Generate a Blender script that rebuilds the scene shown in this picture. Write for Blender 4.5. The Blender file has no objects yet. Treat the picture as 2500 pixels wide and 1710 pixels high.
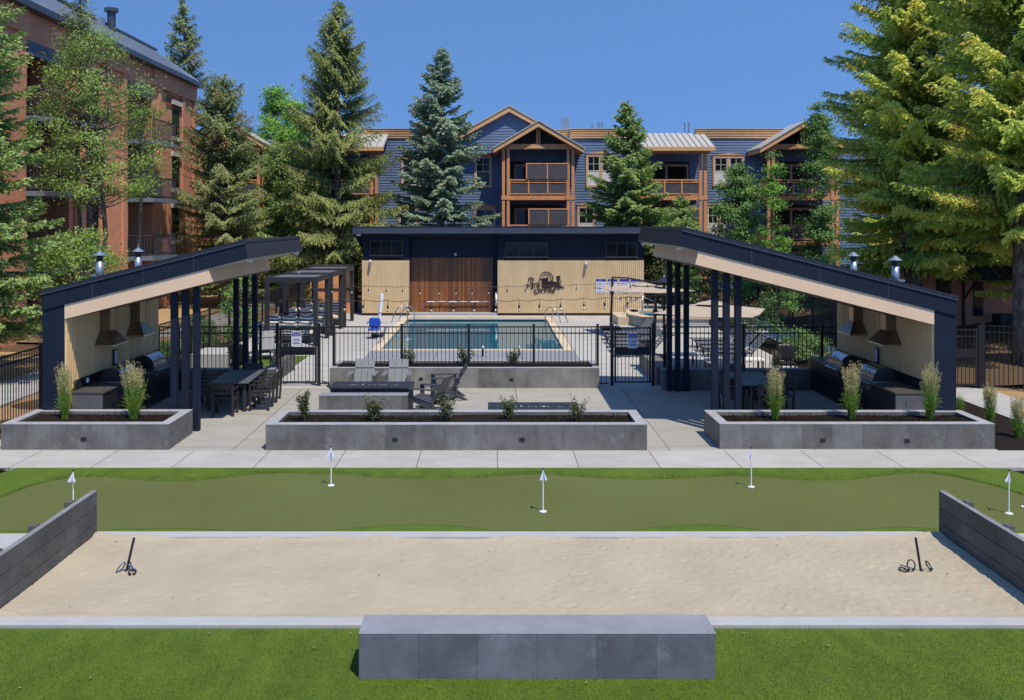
import bpy, math, random
import numpy as np
from mathutils import Vector, Matrix
R = math.radians
SC = bpy.context.scene
COL = SC.collection
random.seed(7)

# ------------------------------------------------------------------ camera
H0, F0, CX, CY = 4.67, 2200.0, 1202.0, 545.0      # eye height, focal length in photo pixels, vanishing point
cam_d = bpy.data.cameras.new("camera")
cam = bpy.data.objects.new("camera", cam_d); COL.objects.link(cam)
cam.location = (0, 0, H0); cam.rotation_euler = (R(90), 0, 0)
cam_d.sensor_width = 36.0; cam_d.lens = 36.0*F0/2500.0
cam_d.shift_x = 48/2500; cam_d.shift_y = -310/2500
cam_d.clip_start = 0.1; cam_d.clip_end = 2000
SC.camera = cam

# ------------------------------------------------------------------ sky and sun
SUN = Vector((0.19, -0.30, 0.70)).normalized()
elev = math.asin(SUN.z); azim = math.atan2(SUN.x, SUN.y)
world = bpy.data.worlds.new("World"); SC.world = world; world.use_nodes = True
wn = world.node_tree.nodes; wl = world.node_tree.links
bg = wn["Background"]; sky = wn.new("ShaderNodeTexSky"); sky.sky_type = 'NISHITA'
sky.sun_disc = False; sky.sun_elevation = elev; sky.sun_rotation = azim
sky.altitude = 2100; sky.air_density = 1.0; sky.dust_density = 0.3; sky.ozone_density = 3.0
tc = wn.new("ShaderNodeTexCoord"); mpg = wn.new("ShaderNodeMapping"); mpg.vector_type = 'POINT'
mpg.inputs["Location"].default_value = (0, 0, .42); mpg.inputs["Scale"].default_value = (1, 1, .72)
wl.new(tc.outputs["Generated"], mpg.inputs[0]); wl.new(mpg.outputs[0], sky.inputs[0])
hs = wn.new("ShaderNodeHueSaturation"); hs.inputs["Saturation"].default_value = 1.12; hs.inputs["Value"].default_value = 1.27
wl.new(sky.outputs[0], hs.inputs["Color"]); wl.new(hs.outputs[0], bg.inputs[0]); bg.inputs[1].default_value = 0.15
sd = bpy.data.lights.new("sun", 'SUN'); sd.energy = 3.6; sd.angle = R(0.53); sd.color = (1.0, 0.90, 0.755)
so = bpy.data.objects.new("sun", sd); COL.objects.link(so); so.location = (0, 0, 30)
so.rotation_euler = SUN.to_track_quat('Z', 'Y').to_euler()
SC.view_settings.view_transform = 'Standard'; SC.view_settings.look = 'None'
SC.view_settings.gamma = 1.0; SC.view_settings.exposure = 0.44
SC.cycles.max_bounces = 6; SC.cycles.transparent_max_bounces = 8; SC.cycles.diffuse_bounces = 3

def px(x, Y): return (x-CX)*Y/F0
def pz(y, Y): return H0-(y-CY)*Y/F0

# ------------------------------------------------------------------ materials
def srgb(*c):
    return tuple(((v/255)/12.92 if v/255 <= .04045 else ((v/255+.055)/1.055)**2.4) for v in c)
class NT:
    def __init__(s, name):
        s.m = bpy.data.materials.new(name); s.m.use_nodes = True
        s.n = s.m.node_tree.nodes; s.l = s.m.node_tree.links; s.b = s.n["Principled BSDF"]
    def new(s, t, **k):
        n = s.n.new(t)
        for a, v in k.items(): setattr(n, a, v)
        return n
    def link(s, a, b): s.l.new(a, b)
    def coord(s, kind="Object"):
        if kind == "World": return s.new("ShaderNodeNewGeometry").outputs["Position"]
        return s.new("ShaderNodeTexCoord").outputs[kind]
    def noise(s, vec, scale, detail=4, rough=.55, stretch=None):
        if stretch:
            mp = s.new("ShaderNodeMapping"); mp.inputs["Scale"].default_value = stretch
            s.link(vec, mp.inputs[0]); vec = mp.outputs[0]
        n = s.new("ShaderNodeTexNoise"); n.inputs["Scale"].default_value = scale
        n.inputs["Detail"].default_value = detail; n.inputs["Roughness"].default_value = rough
        s.link(vec, n.inputs["Vector"]); return n.outputs["Fac"]
    def math(s, op, a, b=None, c=None):
        n = s.new("ShaderNodeMath", operation=op)
        for i, v in enumerate((a, b, c)):
            if v is None: continue
            if isinstance(v, (int, float)): n.inputs[i].default_value = v
            else: s.link(v, n.inputs[i])
        return n.outputs[0]
    def ramp(s, fac, lo, hi, a=0., b=1.):
        n = s.new("ShaderNodeMapRange"); n.inputs[1].default_value = lo; n.inputs[2].default_value = hi
        n.inputs[3].default_value = a; n.inputs[4].default_value = b
        s.link(fac, n.inputs[0]); return n.outputs[0]
    def mix(s, fac, a, b, mode='MIX'):
        n = s.new("ShaderNodeMix", data_type='RGBA', blend_type=mode)
        for i, v in ((0, fac), (6, a), (7, b)):
            if isinstance(v, (int, float)): n.inputs[i].default_value = v
            elif isinstance(v, tuple): n.inputs[i].default_value = (*v, 1)
            else: s.link(v, n.inputs[i])
        return n.outputs[2]
    def base(s, c):
        if isinstance(c, tuple): s.b.inputs["Base Color"].default_value = (*c, 1)
        else: s.link(c, s.b.inputs["Base Color"])
    def bump(s, h, strength=.3, dist=.02):
        n = s.new("ShaderNodeBump"); n.inputs["Strength"].default_value = strength
        n.inputs["Distance"].default_value = dist
        s.link(h, n.inputs["Height"]); s.link(n.outputs[0], s.b.inputs["Normal"])
    def set(s, rough=.7, metal=0., spec=.5):
        s.b.inputs["Roughness"].default_value = rough; s.b.inputs["Metallic"].default_value = metal
        s.b.inputs["Specular IOR Level"].default_value = spec
    def axis(s, vec, i):
        sp = s.new("ShaderNodeSeparateXYZ"); s.link(vec, sp.inputs[0]); return sp.outputs[i]
    def lines(s, val, off, step, w):
        d = s.math('DIVIDE', s.math('SUBTRACT', val, off), step)
        f = s.math('FRACT', d); m = s.math('MINIMUM', f, s.math('SUBTRACT', 1., f))
        return s.math('LESS_THAN', m, w/step), s.math('FLOOR', d)
    def rand(s, val):
        n = s.new("ShaderNodeTexWhiteNoise", noise_dimensions='1D'); s.link(val, n.inputs["W"]); return n.outputs["Value"]

def mul(c, k): return tuple(min(1, v*k) for v in c)
def simple(name, col, rough=.6, metal=0., var=.12, scale=4., bump=0., bscale=60., spec=.5, kind="Object"):
    t = NT(name); v = t.coord(kind); n = t.noise(v, scale, 5)
    t.base(t.mix(t.ramp(n, .3, .7), mul(col, 1-var), mul(col, 1+var))); t.set(rough, metal, spec)
    if bump: t.bump(t.noise(v, bscale, 4), bump, .01)
    return t.m

def mat_concrete(name, col, x0=0., step=.62, var=.22, stain=.5, axis=0):
    t = NT(name); v = t.coord("World")
    line, idx = t.lines(t.axis(v, axis), x0, step, .005)
    pan = t.ramp(t.rand(idx), 0, 1, 1-var*.95, 1+var*.95)
    n = t.noise(v, 1.7, 8, .68); n2 = t.noise(v, 6., 6, .6, (1, 1, .35)); n3 = t.noise(v, 45., 3)
    c = t.mix(t.ramp(n, .34, .66), mul(col, 1-var*1.4), mul(col, 1+var*1.5))
    c = t.mix(t.ramp(n2, .50, .64, 0, stain), c, mul(col, .62))
    c = t.mix(t.ramp(t.noise(v, 3.1, 9, .75), .57, .68, 0, .5), c, mul(col, 1.9))
    c = t.mix(t.ramp(n3, .35, .7, .0, .12), c, mul(col, 1.4))
    g = t.new("ShaderNodeVectorMath", operation='SCALE'); t.link(c, g.inputs[0]); t.link(pan, g.inputs["Scale"])
    hol = t.new("ShaderNodeTexVoronoi"); hol.inputs["Scale"].default_value = 5.5; t.link(v, hol.inputs[0])
    c = t.mix(t.math('LESS_THAN', hol.outputs["Distance"], .045), g.outputs[0], mul(col, .25))
    c = t.mix(t.math('MULTIPLY', line, .45), c, mul(col, .5))
    t.base(c); t.set(.75); t.bump(t.math('SUBTRACT', t.noise(v, 30., 5), t.math('MULTIPLY', line, .6)), .25, .008)
    return t.m

def mat_paving(name, col, x0, xs, y0, ys, var=.10):
    t = NT(name); v = t.coord("World")
    lx, ix = t.lines(t.axis(v, 0), x0, xs, .010); ly, iy = t.lines(t.axis(v, 1), y0, ys, .010)
    line = t.math('MAXIMUM', lx, ly)
    r = t.rand(t.math('ADD', ix, t.math('MULTIPLY', iy, 17.3)))
    n = t.noise(v, .9, 8, .65, (1, 2.2, 1)); n2 = t.noise(v, 70., 3)
    c = t.mix(t.ramp(n, .33, .67), mul(col, 1-var), mul(col, 1+var))
    c = t.mix(t.ramp(t.noise(v, 2.3, 7, .7), .54, .70, 0, .6), c, (col[0]*.83, col[1]*.80, col[2]*.74))
    c = t.mix(t.ramp(n2, .3, .7, 0, .10), c, mul(col, .8))
    g = t.new("ShaderNodeVectorMath", operation='SCALE'); t.link(c, g.inputs[0]); t.link(t.ramp(r, 0, 1, .95, 1.04), g.inputs["Scale"])
    t.base(t.mix(line, g.outputs[0], mul(col, .38))); t.set(.9, 0, .12)
    t.bump(t.math('SUBTRACT', t.noise(v, 90., 3), line), .15, .006); return t.m

def mat_foliage(name, dark, mid, bright, trans=.3, tipcol=None, amt=.1, k=1.):
    dark = mul(dark, k); mid = mul(mid, k); bright = tuple(min(.8, v*(1+(k-1)*.5)) for v in bright)
    t = NT(name); a = t.new("ShaderNodeAttribute", attribute_name="tint").outputs["Fac"]
    v = t.coord(); n = t.noise(v, .9, 3)
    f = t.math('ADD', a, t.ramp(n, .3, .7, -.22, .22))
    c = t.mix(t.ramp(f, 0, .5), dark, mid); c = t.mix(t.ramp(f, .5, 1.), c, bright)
    if tipcol: c = t.mix(t.ramp(t.noise(v, .55, 3), .57, .66, 0, amt*8), c, tipcol)
    t.base(c); t.set(.55, 0, .3)
    tr = t.new("ShaderNodeBsdfTranslucent"); t.link(c, tr.inputs[0])
    mx = t.new("ShaderNodeMixShader"); mx.inputs[0].default_value = trans
    t.link(t.b.outputs[0], mx.inputs[1]); t.link(tr.outputs[0], mx.inputs[2])
    t.link(mx.outputs[0], t.n["Material Output"].inputs[0]); return t.m

def mat_brick(name, c1, c2, mortar, swap):
    t = NT(name); v = t.coord("World")
    sp = t.new("ShaderNodeSeparateXYZ"); t.link(v, sp.inputs[0]); cb = t.new("ShaderNodeCombineXYZ")
    t.link(t.math('ADD', sp.outputs[0], sp.outputs[1]), cb.inputs[0]); t.link(sp.outputs[2], cb.inputs[1])
    b = t.new("ShaderNodeTexBrick"); b.inputs["Scale"].default_value = 1.
    b.inputs["Brick Width"].default_value = .26; b.inputs["Row Height"].default_value = .09
    b.inputs["Mortar Size"].default_value = .009; b.inputs["Bias"].default_value = -.2
    b.inputs["Color1"].default_value = (*c1, 1); b.inputs["Color2"].default_value = (*c2, 1); b.inputs["Mortar"].default_value = (*mortar, 1)
    t.link(cb.outputs[0], b.inputs["Vector"])
    c = t.mix(t.ramp(t.noise(v, .8, 6, .65), .3, .7, 0, .5), b.outputs["Color"], mul(c1, .62))
    t.base(c); t.set(.85); t.bump(b.outputs["Fac"], -.3, .01); return t.m

M = {}
M['sidewalk'] = mat_paving("pale_concrete", (.375, .37, .352), .10, 1.555, 17.18, 40.)
M['patio'] = mat_paving("patio_concrete", (.325, .315, .29), .65, 3.0, 22.0, 3.2)
M['deck'] = mat_paving("deck_concrete", (.40, .395, .38), 2.66, 3.2, 33.0, 3.0)
M['greydeck'] = mat_paving("grey_concrete", (.24, .25, .29), -2.0, 3.0, 20.0, 30.)
M['conc'] = mat_concrete("board_formed_concrete", (.125, .124, .120), -4.66, .615)
M['conc_back'] = mat_concrete("back_wall_concrete", (.175, .17, .155), -4.6, 1.05)
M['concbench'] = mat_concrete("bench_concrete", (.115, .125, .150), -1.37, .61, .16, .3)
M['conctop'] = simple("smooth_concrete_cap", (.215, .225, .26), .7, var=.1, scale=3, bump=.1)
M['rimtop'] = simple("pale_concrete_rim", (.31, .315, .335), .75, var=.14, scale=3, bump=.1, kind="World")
M['kerb'] = simple("kerb_concrete", (.36, .365, .372), .8, var=.07, scale=2.2, bump=.15, bscale=80, kind="World")
M['navy'] = simple("navy_painted_metal", (.010, .0160, .033), .6, var=.1, scale=3, bump=.04, bscale=90, spec=.22)
M['navy_face'] = simple("navy_fascia_metal", (.045, .055, .082), .42, var=.08, scale=1.2)
M['charcoal'] = simple("charcoal_metal", (.022, .023, .028), .5, var=.12, scale=3)
M['capmetal'] = simple("roof_edge_flashing", (.028, .033, .045), .35, .3, var=.06)
M['dripline'] = simple("drip_edge", (.10, .115, .15), .35, .4, var=.05)
M['soffit_band'] = simple("beige_painted_band", (.74, .54, .365), .6, var=.05, scale=1.5)
M['soffit'] = simple("brown_soffit", (.16, .115, .08), .7, var=.1, scale=2)
M['eave'] = simple("eave_soffit_white", (.42, .42, .40), .7, var=.05)
M['black'] = simple("black_powder_coat", (.008, .008, .011), .45, var=.1)
M['iron'] = simple("dark_counter_panel", (.018, .019, .023), .45, var=.25, scale=6)
M['counter'] = simple("stone_countertop", (.085, .08, .075), .3, var=.2, scale=14)
M['greypanel'] = simple("grey_end_panel", (.10, .10, .11), .6, var=.1)
M['steel'] = simple("stainless_steel", (.52, .53, .55), .26, 1., var=.06, scale=3, bump=.02)
M['galv'] = simple("galvanised_metal", (.36, .41, .47), .38, .8, var=.15, scale=8)
M['hoodsteel'] = simple("tan_reflecting_hood_steel", (.30, .25, .19), .32, .9, var=.08)  # brownish tone puts the tan wall's reflection into the steel
M['white'] = simple("white_plastic", (.78, .79, .80), .45, var=.03)
M['flagcloth'] = simple("white_flag_cloth", (.62, .66, .80), .8, var=.08, scale=20)
M['blue'] = simple("blue_plastic", (.012, .07, .42), .4, var=.06)
M['signblue'] = simple("sign_blue", (.012, .02, .26), .5, var=.03)
M['signwhite'] = simple("sign_white", (.62, .64, .74), .5, var=.03)
M['signtext'] = simple("sign_grey_print", (.18, .2, .27), .6, var=.03)
M['rust'] = simple("dark_rust_metal", (.030, .013, .010), .6, var=.25, scale=9)
M['umbpole'] = simple("brown_umbrella_pole", (.055, .026, .018), .5, var=.15, scale=9)
M['stake'] = simple("dark_steel_stake", (.022, .016, .026), .5, .2, var=.2, scale=12)
M['shoe'] = simple("blue_steel_horseshoe", (.09, .13, .26), .35, .5, var=.15, scale=12)
M['canvas'] = simple("tan_canvas", (.40, .33, .265), .85, var=.06, scale=1.4)
M['adiron'] = simple("grey_poly_lumber", (.155, .165, .185), .55, var=.07, scale=5)
M['shadeadiron'] = simple("shaded_grey_poly_lumber", (.055, .057, .065), .5, var=.1, scale=5)  # darker copy of the grey lumber, shade put into its colour
M['dining'] = simple("dark_dining_lumber", (.026, .024, .024), .5, var=.15, scale=5)
M['tabletop'] = simple("slate_table_top", (.095, .105, .125), .45, var=.1, scale=5)
M['stone'] = simple("tan_spa_stone", (.50, .42, .30), .75, var=.14, scale=5, bump=.3, bscale=25)
M['coping'] = simple("tan_pool_coping", (.56, .47, .34), .75, var=.1, scale=3, bump=.2, bscale=40)
M['orange'] = simple("cedar_trim", (.58, .26, .11), .6, var=.14, scale=3)
M['cornice'] = simple("gold_cornice_paint", (.60, .35, .165), .6, var=.08, scale=3)
M['wintrim'] = simple("tan_window_trim", (.55, .33, .19), .6, var=.07)
M['lap'] = simple("blue_lap_siding", (.095, .15, .26), .6, var=.10, scale=1.1, bump=.1, bscale=30)
M['whitetrim'] = simple("white_window_trim", (.62, .62, .60), .5, var=.03)
M['metalroof'] = simple("cream_metal_roof", (.50, .48, .42), .4, .2, var=.05, scale=1)
M['slateroof'] = simple("blue_grey_metal_roof", (.19, .24, .31), .4, .25, var=.08, scale=1)
M['slatedark'] = simple("dark_eave_metal", (.055, .065, .085), .4, .2, var=.08, scale=1)
M['lintel'] = simple("cream_stone_lintel", (.55, .50, .41), .8, var=.06)
M['porch_shade'] = simple("porch_shade_dark", (.022, .019, .017), .8, var=.3)  # near-black tone with the porch shade put into it
M['mesh_screen'] = simple("grey_balcony_screen", (.065, .062, .07), .55, var=.15, scale=2)
M['curtain'] = simple("pale_curtain", (.30, .26, .20), .9, var=.2, scale=3)
M['plank'] = simple("weathered_plank", (.085, .083, .080), .7, var=.35, scale=2.5, bump=.3, bscale=18)
M['planktop'] = simple("weathered_plank_top", (.20, .20, .21), .75, var=.2, scale=4)
M['logo'] = simple("dark_brown_cut_steel", (.028, .012, .013), .5, .2, var=.1)
M['emberglass'] = simple("fire_glass_beads", (.25, .27, .30), .15, var=.5, scale=60)
M['cream_cushion'] = simple("cream_cushion", (.52, .47, .38), .9, var=.06, scale=5)
M['yellow'] = simple("yellow_plastic", (.70, .48, .03), .4, var=.05)
M['cable'] = simple("black_cable", (.012, .012, .013), .5, var=.05)
M['chipshade'] = simple("bronze_bulb_socket", (.012, .009, .008), .4, var=.1)

t = NT("dark_window_glass"); v = t.coord("World"); t.base((.010, .013, .013)); t.set(.08, 0, .28)
t.bump(t.noise(v, 1.5, 2), .02, .05); M['glass'] = t.m
t = NT("clear_bulb_glass"); t.base((.55, .5, .4)); t.set(.08, 0, .8); M['bulb'] = t.m

t = NT("vertical_tan_siding"); v = t.coord("World")
c = t.mix(t.ramp(t.noise(v, 2.2, 6, .6, (1, 1, .3)), .3, .7), (.60, .44, .24), (.74, .56, .33))
t.base(t.mix(t.ramp(t.noise(v, 14., 4, .6, (1, 1, .12)), .35, .7, 0, .3), c, (.46, .36, .22))); t.set(.7); M['tan'] = t.m

t = NT("siding_with_fill_light"); v = t.coord("World")  # tan siding lightened; fill light is put into its colour
c = t.mix(t.ramp(t.noise(v, 2.2, 6, .6, (1, 1, .3)), .3, .7), (.74, .53, .28), (.86, .66, .38))
t.base(t.mix(t.ramp(t.noise(v, 14., 4, .6, (1, 1, .12)), .35, .7, 0, .25), c, (.50, .37, .21))); t.set(.7, 0, .2); M['tan_lifted'] = t.m

t = NT("cedar_plank_cladding"); v = t.coord("World")
ln, ix = t.lines(t.axis(v, 0), 0., .095, .006); r = t.rand(ix)
c = t.mix(r, (.16, .05, .014), (.42, .15, .032)); g2 = t.ramp(t.noise(v, .9, 4, .5, (1, 1, .25)), .38, .62)
c = t.mix(g2, c, (.12, .055, .028)); c = t.mix(t.ramp(t.noise(v, 22., 5, .6, (1, 1, .06)), .35, .7, 0, .35), c, (.06, .022, .01))
t.base(t.mix(t.math('MULTIPLY', ln, .6), c, (.05, .02, .01))); t.set(.5); t.bump(ln, -.3, .01); M['cedar'] = t.m

t = NT("striped_cushion_fabric"); v = t.coord("UV"); 
z = t.axis(v, 1); zz = t.math('ADD', z, t.math('MULTIPLY', t.math('SINE', t.math('MULTIPLY', t.axis(v, 0), 9.)), .012))
f = t.math('FRACT', t.math('MULTIPLY', zz, 4.4))
c = t.mix(t.math('LESS_THAN', f, .36), (.085, .082, .088), (.72, .70, .65))
t.base(t.mix(t.math('GREATER_THAN', f, .80), c, (.30, .29, .29))); t.set(.9); M['stripe'] = t.m

t = NT("pool_water"); v = t.coord("World")
t.base((.010, .135, .20)); t.set(.015, 0, .5); t.b.inputs["IOR"].default_value = 1.33
t.bump(t.noise(v, 1.9, 4, .55), .055, .05); M['water'] = t.m
t = NT("pool_plaster"); v = t.coord("World"); t.base((.30, .42, .42)); t.set(.6); M['plaster'] = t.m
t = NT("pool_tile"); t.base((.01, .07, .085)); t.set(.3); M['tile'] = t.m

def turf(name, a, b, c, sc=1.):
    t = NT(name); v = t.coord("World")
    col = t.mix(t.ramp(t.noise(v, 2.2*sc, 7, .7, (1, .5, 1)), .36, .64), a, b)
    col = t.mix(t.ramp(t.noise(v, 48., 4, .7), .35, .7, 0, .35), col, c)
    at = t.new("ShaderNodeAttribute", attribute_name="tint").outputs["Fac"]
    col = t.mix(t.math('MULTIPLY', at, .22), col, mul(b, 1.5)); t.base(col); t.set(.75, 0, .25)
    t.bump(t.noise(v, 120., 3, .6), .25, .008); return t.m
M['turf'] = turf("artificial_turf", (.062, .106, .009), (.096, .150, .014), (.050, .082, .009))
t = NT("putting_green"); v = t.coord("World")
c = t.mix(t.ramp(t.noise(v, .35, 3, .5), .3, .7), (.092, .108, .030), (.112, .134, .040))
c = t.mix(t.ramp(t.noise(v, 60., 3, .6, (1, .3, 1)), .3, .7, 0, .3), c, (.066, .076, .024))
t.base(c); t.set(.85, 0, .2); t.bump(t.noise(v, 150., 2), .3, .005); M['green'] = t.m
t = NT("play_sand"); v = t.coord("World")
c = t.mix(t.ramp(t.noise(v, 1.2, 6, .6), .3, .7), (.360, .318, .240), (.425, .375, .282))
c = t.mix(t.ramp(t.noise(v, 9., 6, .7, (1, 1.6, 1)), .55, .75, 0, .35), c, (.285, .245, .195))
c = t.mix(t.ramp(t.noise(v, 220., 2), .3, .7, 0, .2), c, (.28, .24, .19)); t.base(c); t.set(.95, 0, .1)
t.bump(t.noise(v, 26., 6, .7), .45, .03); M['sand'] = t.m
def bark(name, a, b, kind="World"):
    t = NT(name); v = t.coord(kind); t.base(t.mix(t.ramp(t.noise(v, 26., 5, .7), .35, .65), a, b)); t.set(.95, 0, .1)
    t.bump(t.noise(v, 40., 4, .7), .9, .04); return t.m
M['mulch'] = bark("dark_bark_mulch", (.008, .006, .005), (.036, .028, .024))
M['chip'] = bark("golden_wood_chips", (.27, .17, .085), (.55, .37, .20))
M['soil'] = bark("needle_litter_soil", (.07, .045, .028), (.17, .115, .07))
t = NT("spruce_bark"); v = t.coord("World")
c = t.mix(t.ramp(t.noise(v, 7., 6, .7, (1, 1, .4)), .35, .65), (.06, .045, .035), (.26, .22, .18))
t.base(c); t.set(.95, 0, .1); t.bump(t.noise(v, 14., 5, .7, (1, 1, .5)), .8, .05); M['bark'] = t.m
M['brick'] = mat_brick("red_brick", (.70, .29, .155), (.55, .20, .105), (.42, .30, .21), 0)
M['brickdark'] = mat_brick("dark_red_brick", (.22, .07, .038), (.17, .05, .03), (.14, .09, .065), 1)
M['spr_blue'] = mat_foliage("blue_spruce_needles", (.05, .085, .052), (.13, .19, .118), (.27, .335, .225), .15, k=1.7)
M['spr_olive'] = mat_foliage("olive_spruce_needles", (.065, .09, .028), (.135, .17, .052), (.27, .295, .10), .3, k=1.7)
M['spr_yellow'] = mat_foliage("sunlit_spruce_needles", (.055, .10, .02), (.20, .28, .05), (.58, .61, .11), .34, (.66, .38, .05), .07, k=1.9)
M['spr_green'] = mat_foliage("green_spruce_needles", (.055, .095, .030), (.120, .185, .056), (.25, .32, .105), .25, k=1.9)
M['spr_brown'] = mat_foliage("browning_spruce_needles", (.065, .090, .034), (.115, .150, .055), (.21, .235, .095), .2, (.28, .18, .09), .1, k=1.9)
M['leaf_bright'] = mat_foliage("bright_green_leaves", (.07, .16, .03), (.15, .30, .055), (.34, .50, .09), .4, k=1.5)
M['leaf_mid'] = mat_foliage("mid_green_leaves", (.06, .13, .04), (.13, .23, .065), (.26, .37, .10), .35, k=1.5)
M['leaf_olive'] = mat_foliage("olive_shrub_leaves", (.045, .060, .022), (.10, .12, .045), (.22, .22, .09), .3)
M['leaf_fresh'] = mat_foliage("fresh_green_leaves", (.10, .16, .04), (.23, .34, .08), (.42, .54, .15), .4, k=1.2)
M['blade'] = mat_foliage("grass_blades", (.09, .19, .025), (.22, .36, .055), (.42, .52, .14), .35)
M['plume'] = mat_foliage("grass_plumes", (.34, .31, .14), (.52, .46, .23), (.72, .63, .36), .35)

# ------------------------------------------------------------------ mesh helpers
class MB:
    def __init__(s): s.v = []; s.f = []; s.uv = None
    def add(s, vs, fs):
        o = len(s.v); s.v.extend(tuple(map(float, p)) for p in vs); s.f.extend(tuple(i+o for i in f) for f in fs); return s
    def box(s, x0, x1, y0, y1, z0, z1):
        return s.add([(x0,y0,z0),(x1,y0,z0),(x1,y1,z0),(x0,y1,z0),(x0,y0,z1),(x1,y0,z1),(x1,y1,z1),(x0,y1,z1)],
              [(0,3,2,1),(4,5,6,7),(0,1,5,4),(1,2,6,5),(2,3,7,6),(3,0,4,7)])
    def cbox(s, c, sz, rot=None):
        m = MB().box(-sz[0]/2, sz[0]/2, -sz[1]/2, sz[1]/2, -sz[2]/2, sz[2]/2)
        M4 = Matrix.Translation(c) @ (rot.to_4x4() if rot is not None else Matrix())
        return s.add([M4 @ Vector(p) for p in m.v], m.f)
    def prism(s, poly, y0, y1, ax='y'):     # poly in (x,z) extruded along y  (or (y,z) along x, (x,y) along z)
        n = len(poly)
        if ax == 'y': a = [(p[0], y0, p[1]) for p in poly]; b = [(p[0], y1, p[1]) for p in poly]
        elif ax == 'x': a = [(y0, p[0], p[1]) for p in poly]; b = [(y1, p[0], p[1]) for p in poly]
        else: a = [(p[0], p[1], y0) for p in poly]; b = [(p[0], p[1], y1) for p in poly]
        return s.add(a+b, [tuple(range(n)), tuple(range(2*n-1, n-1, -1))] + [(i, i+n, (i+1) % n+n, (i+1) % n) for i in range(n)])
    def tube(s, pts, r, n=6, cap=True):
        pts = [Vector(p) for p in pts]; rs = r if isinstance(r, (list, tuple)) else [r]*len(pts); rings = []
        up = Vector((0, 0, 1)); T = (pts[1]-pts[0]).normalized()
        if abs(T.dot(up)) > .95: up = Vector((0, 1, 0))
        a = T.cross(up).normalized()
        for i, p in enumerate(pts):
            T = (pts[min(i+1, len(pts)-1)]-pts[max(i-1, 0)]).normalized()
            a = (a-T*a.dot(T)).normalized(); b = T.cross(a)
            rings.append([p+(a*math.cos(2*math.pi*k/n)+b*math.sin(2*math.pi*k/n))*rs[i] for k in range(n)])
        vs = [q for g in rings for q in g]
        fs = [(i*n+k, i*n+(k+1) % n, (i+1)*n+(k+1) % n, (i+1)*n+k) for i in range(len(pts)-1) for k in range(n)]
        if cap: fs += [tuple(range(n-1, -1, -1)), tuple((len(pts)-1)*n+k for k in range(n))]
        return s.add(vs, fs)
    def bar(s, a, b, w, d=None):            # square bar
        a = Vector(a); b = Vector(b); d = d or w; v = b-a
        q = v.to_track_quat('Z', 'Y').to_matrix(); return s.cbox((a+b)/2, (w, d, v.length), q)
    def cone(s, c, r0, r1, h, n=12, cap=True): return s.tube([c, (c[0], c[1], c[2]+h)], [r0, r1], n, cap)
    def rbox(s, c, sz, p=4., n=10, rot=None, uvs=True):     # cushion: superellipsoid
        us = np.linspace(-math.pi, math.pi, 2*n+1)[:-1]; vs = np.linspace(-math.pi/2, math.pi/2, n+1)
        sg = lambda t, e: np.sign(t)*abs(t)**e
        V = []; e = 2./p
        for v in vs:
            for u in us:
                q = Vector((sz[0]/2*sg(math.cos(v), e)*sg(math.cos(u), e), sz[1]/2*sg(math.cos(v), e)*sg(math.sin(u), e), sz[2]/2*sg(math.sin(v), e)))
                if s.uv is None: s.uv = []
                s.uv.append((q.x+c[0], .5+.5*(q.z/sz[2]*2)-(q.y/sz[1])*.35))
                V.append((rot @ q if rot is not None else q)+Vector(c))
        m = len(us)
        return s.add(V, [(i*m+j, i*m+(j+1) % m, (i+1)*m+(j+1) % m, (i+1)*m+j) for i in range(n) for j in range(m)])
    def build(s, name, mat, parent=None, smooth=False, bevel=0.):
        off = Vector((0, 0, 0))
        if parent is not None:
            r = parent
            while r.parent is not None: r = r.parent
            off = r.location
        me = bpy.data.meshes.new(name)
        me.from_pydata([(p[0]-off.x, p[1]-off.y, p[2]-off.z) for p in s.v], [], s.f)
        me.materials.append(mat if not isinstance(mat, str) else M[mat])
        if s.uv and len(s.uv) == len(s.v):
            uv = me.uv_layers.new(name="UVMap"); li = np.zeros(len(me.loops), int); me.loops.foreach_get("vertex_index", li)
            uv.data.foreach_set("uv", np.array(s.uv, dtype=np.float32)[li].ravel())
        if smooth: me.polygons.foreach_set("use_smooth", [True]*len(me.polygons))
        me.update(); o = bpy.data.objects.new(name, me); COL.objects.link(o); o.parent = parent
        if bevel:
            b = o.modifiers.new("edge", 'BEVEL'); b.width = bevel; b.segments = 2; b.limit_method = 'ANGLE'
        return o

def tag(o, label=None, cat=None, group=None, kind=None):
    for k, v in (("label", label), ("category", cat), ("group", group), ("kind", kind)):
        if v: o[k] = v
    return o
def thing(name, label, cat, loc=(0, 0, 0), rz=0., group=None):
    o = bpy.data.objects.new(name, None); COL.objects.link(o); o.location = loc; o.rotation_euler = (0, 0, rz)
    o.empty_display_size = .2
    return tag(o, label, cat, group)
def part(o, label): o["label"] = label; return o
def dup(root, loc, rz=0., label=None, group=None):
    def cp(o, par):
        c = o.copy(); COL.objects.link(c); c.parent = par
        for ch in [q for q in bpy.data.objects if q.parent == o]: cp(ch, c)
        return c
    r = cp(root, None); r.location = loc; r.rotation_euler = (0, 0, rz)
    if label: r["label"] = label
    if group: r["group"] = group
    return r
def struct(name, mb, mat, smooth=False, bevel=0.):
    return tag(mb.build(name, mat, None, smooth, bevel), kind='structure')
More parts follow.
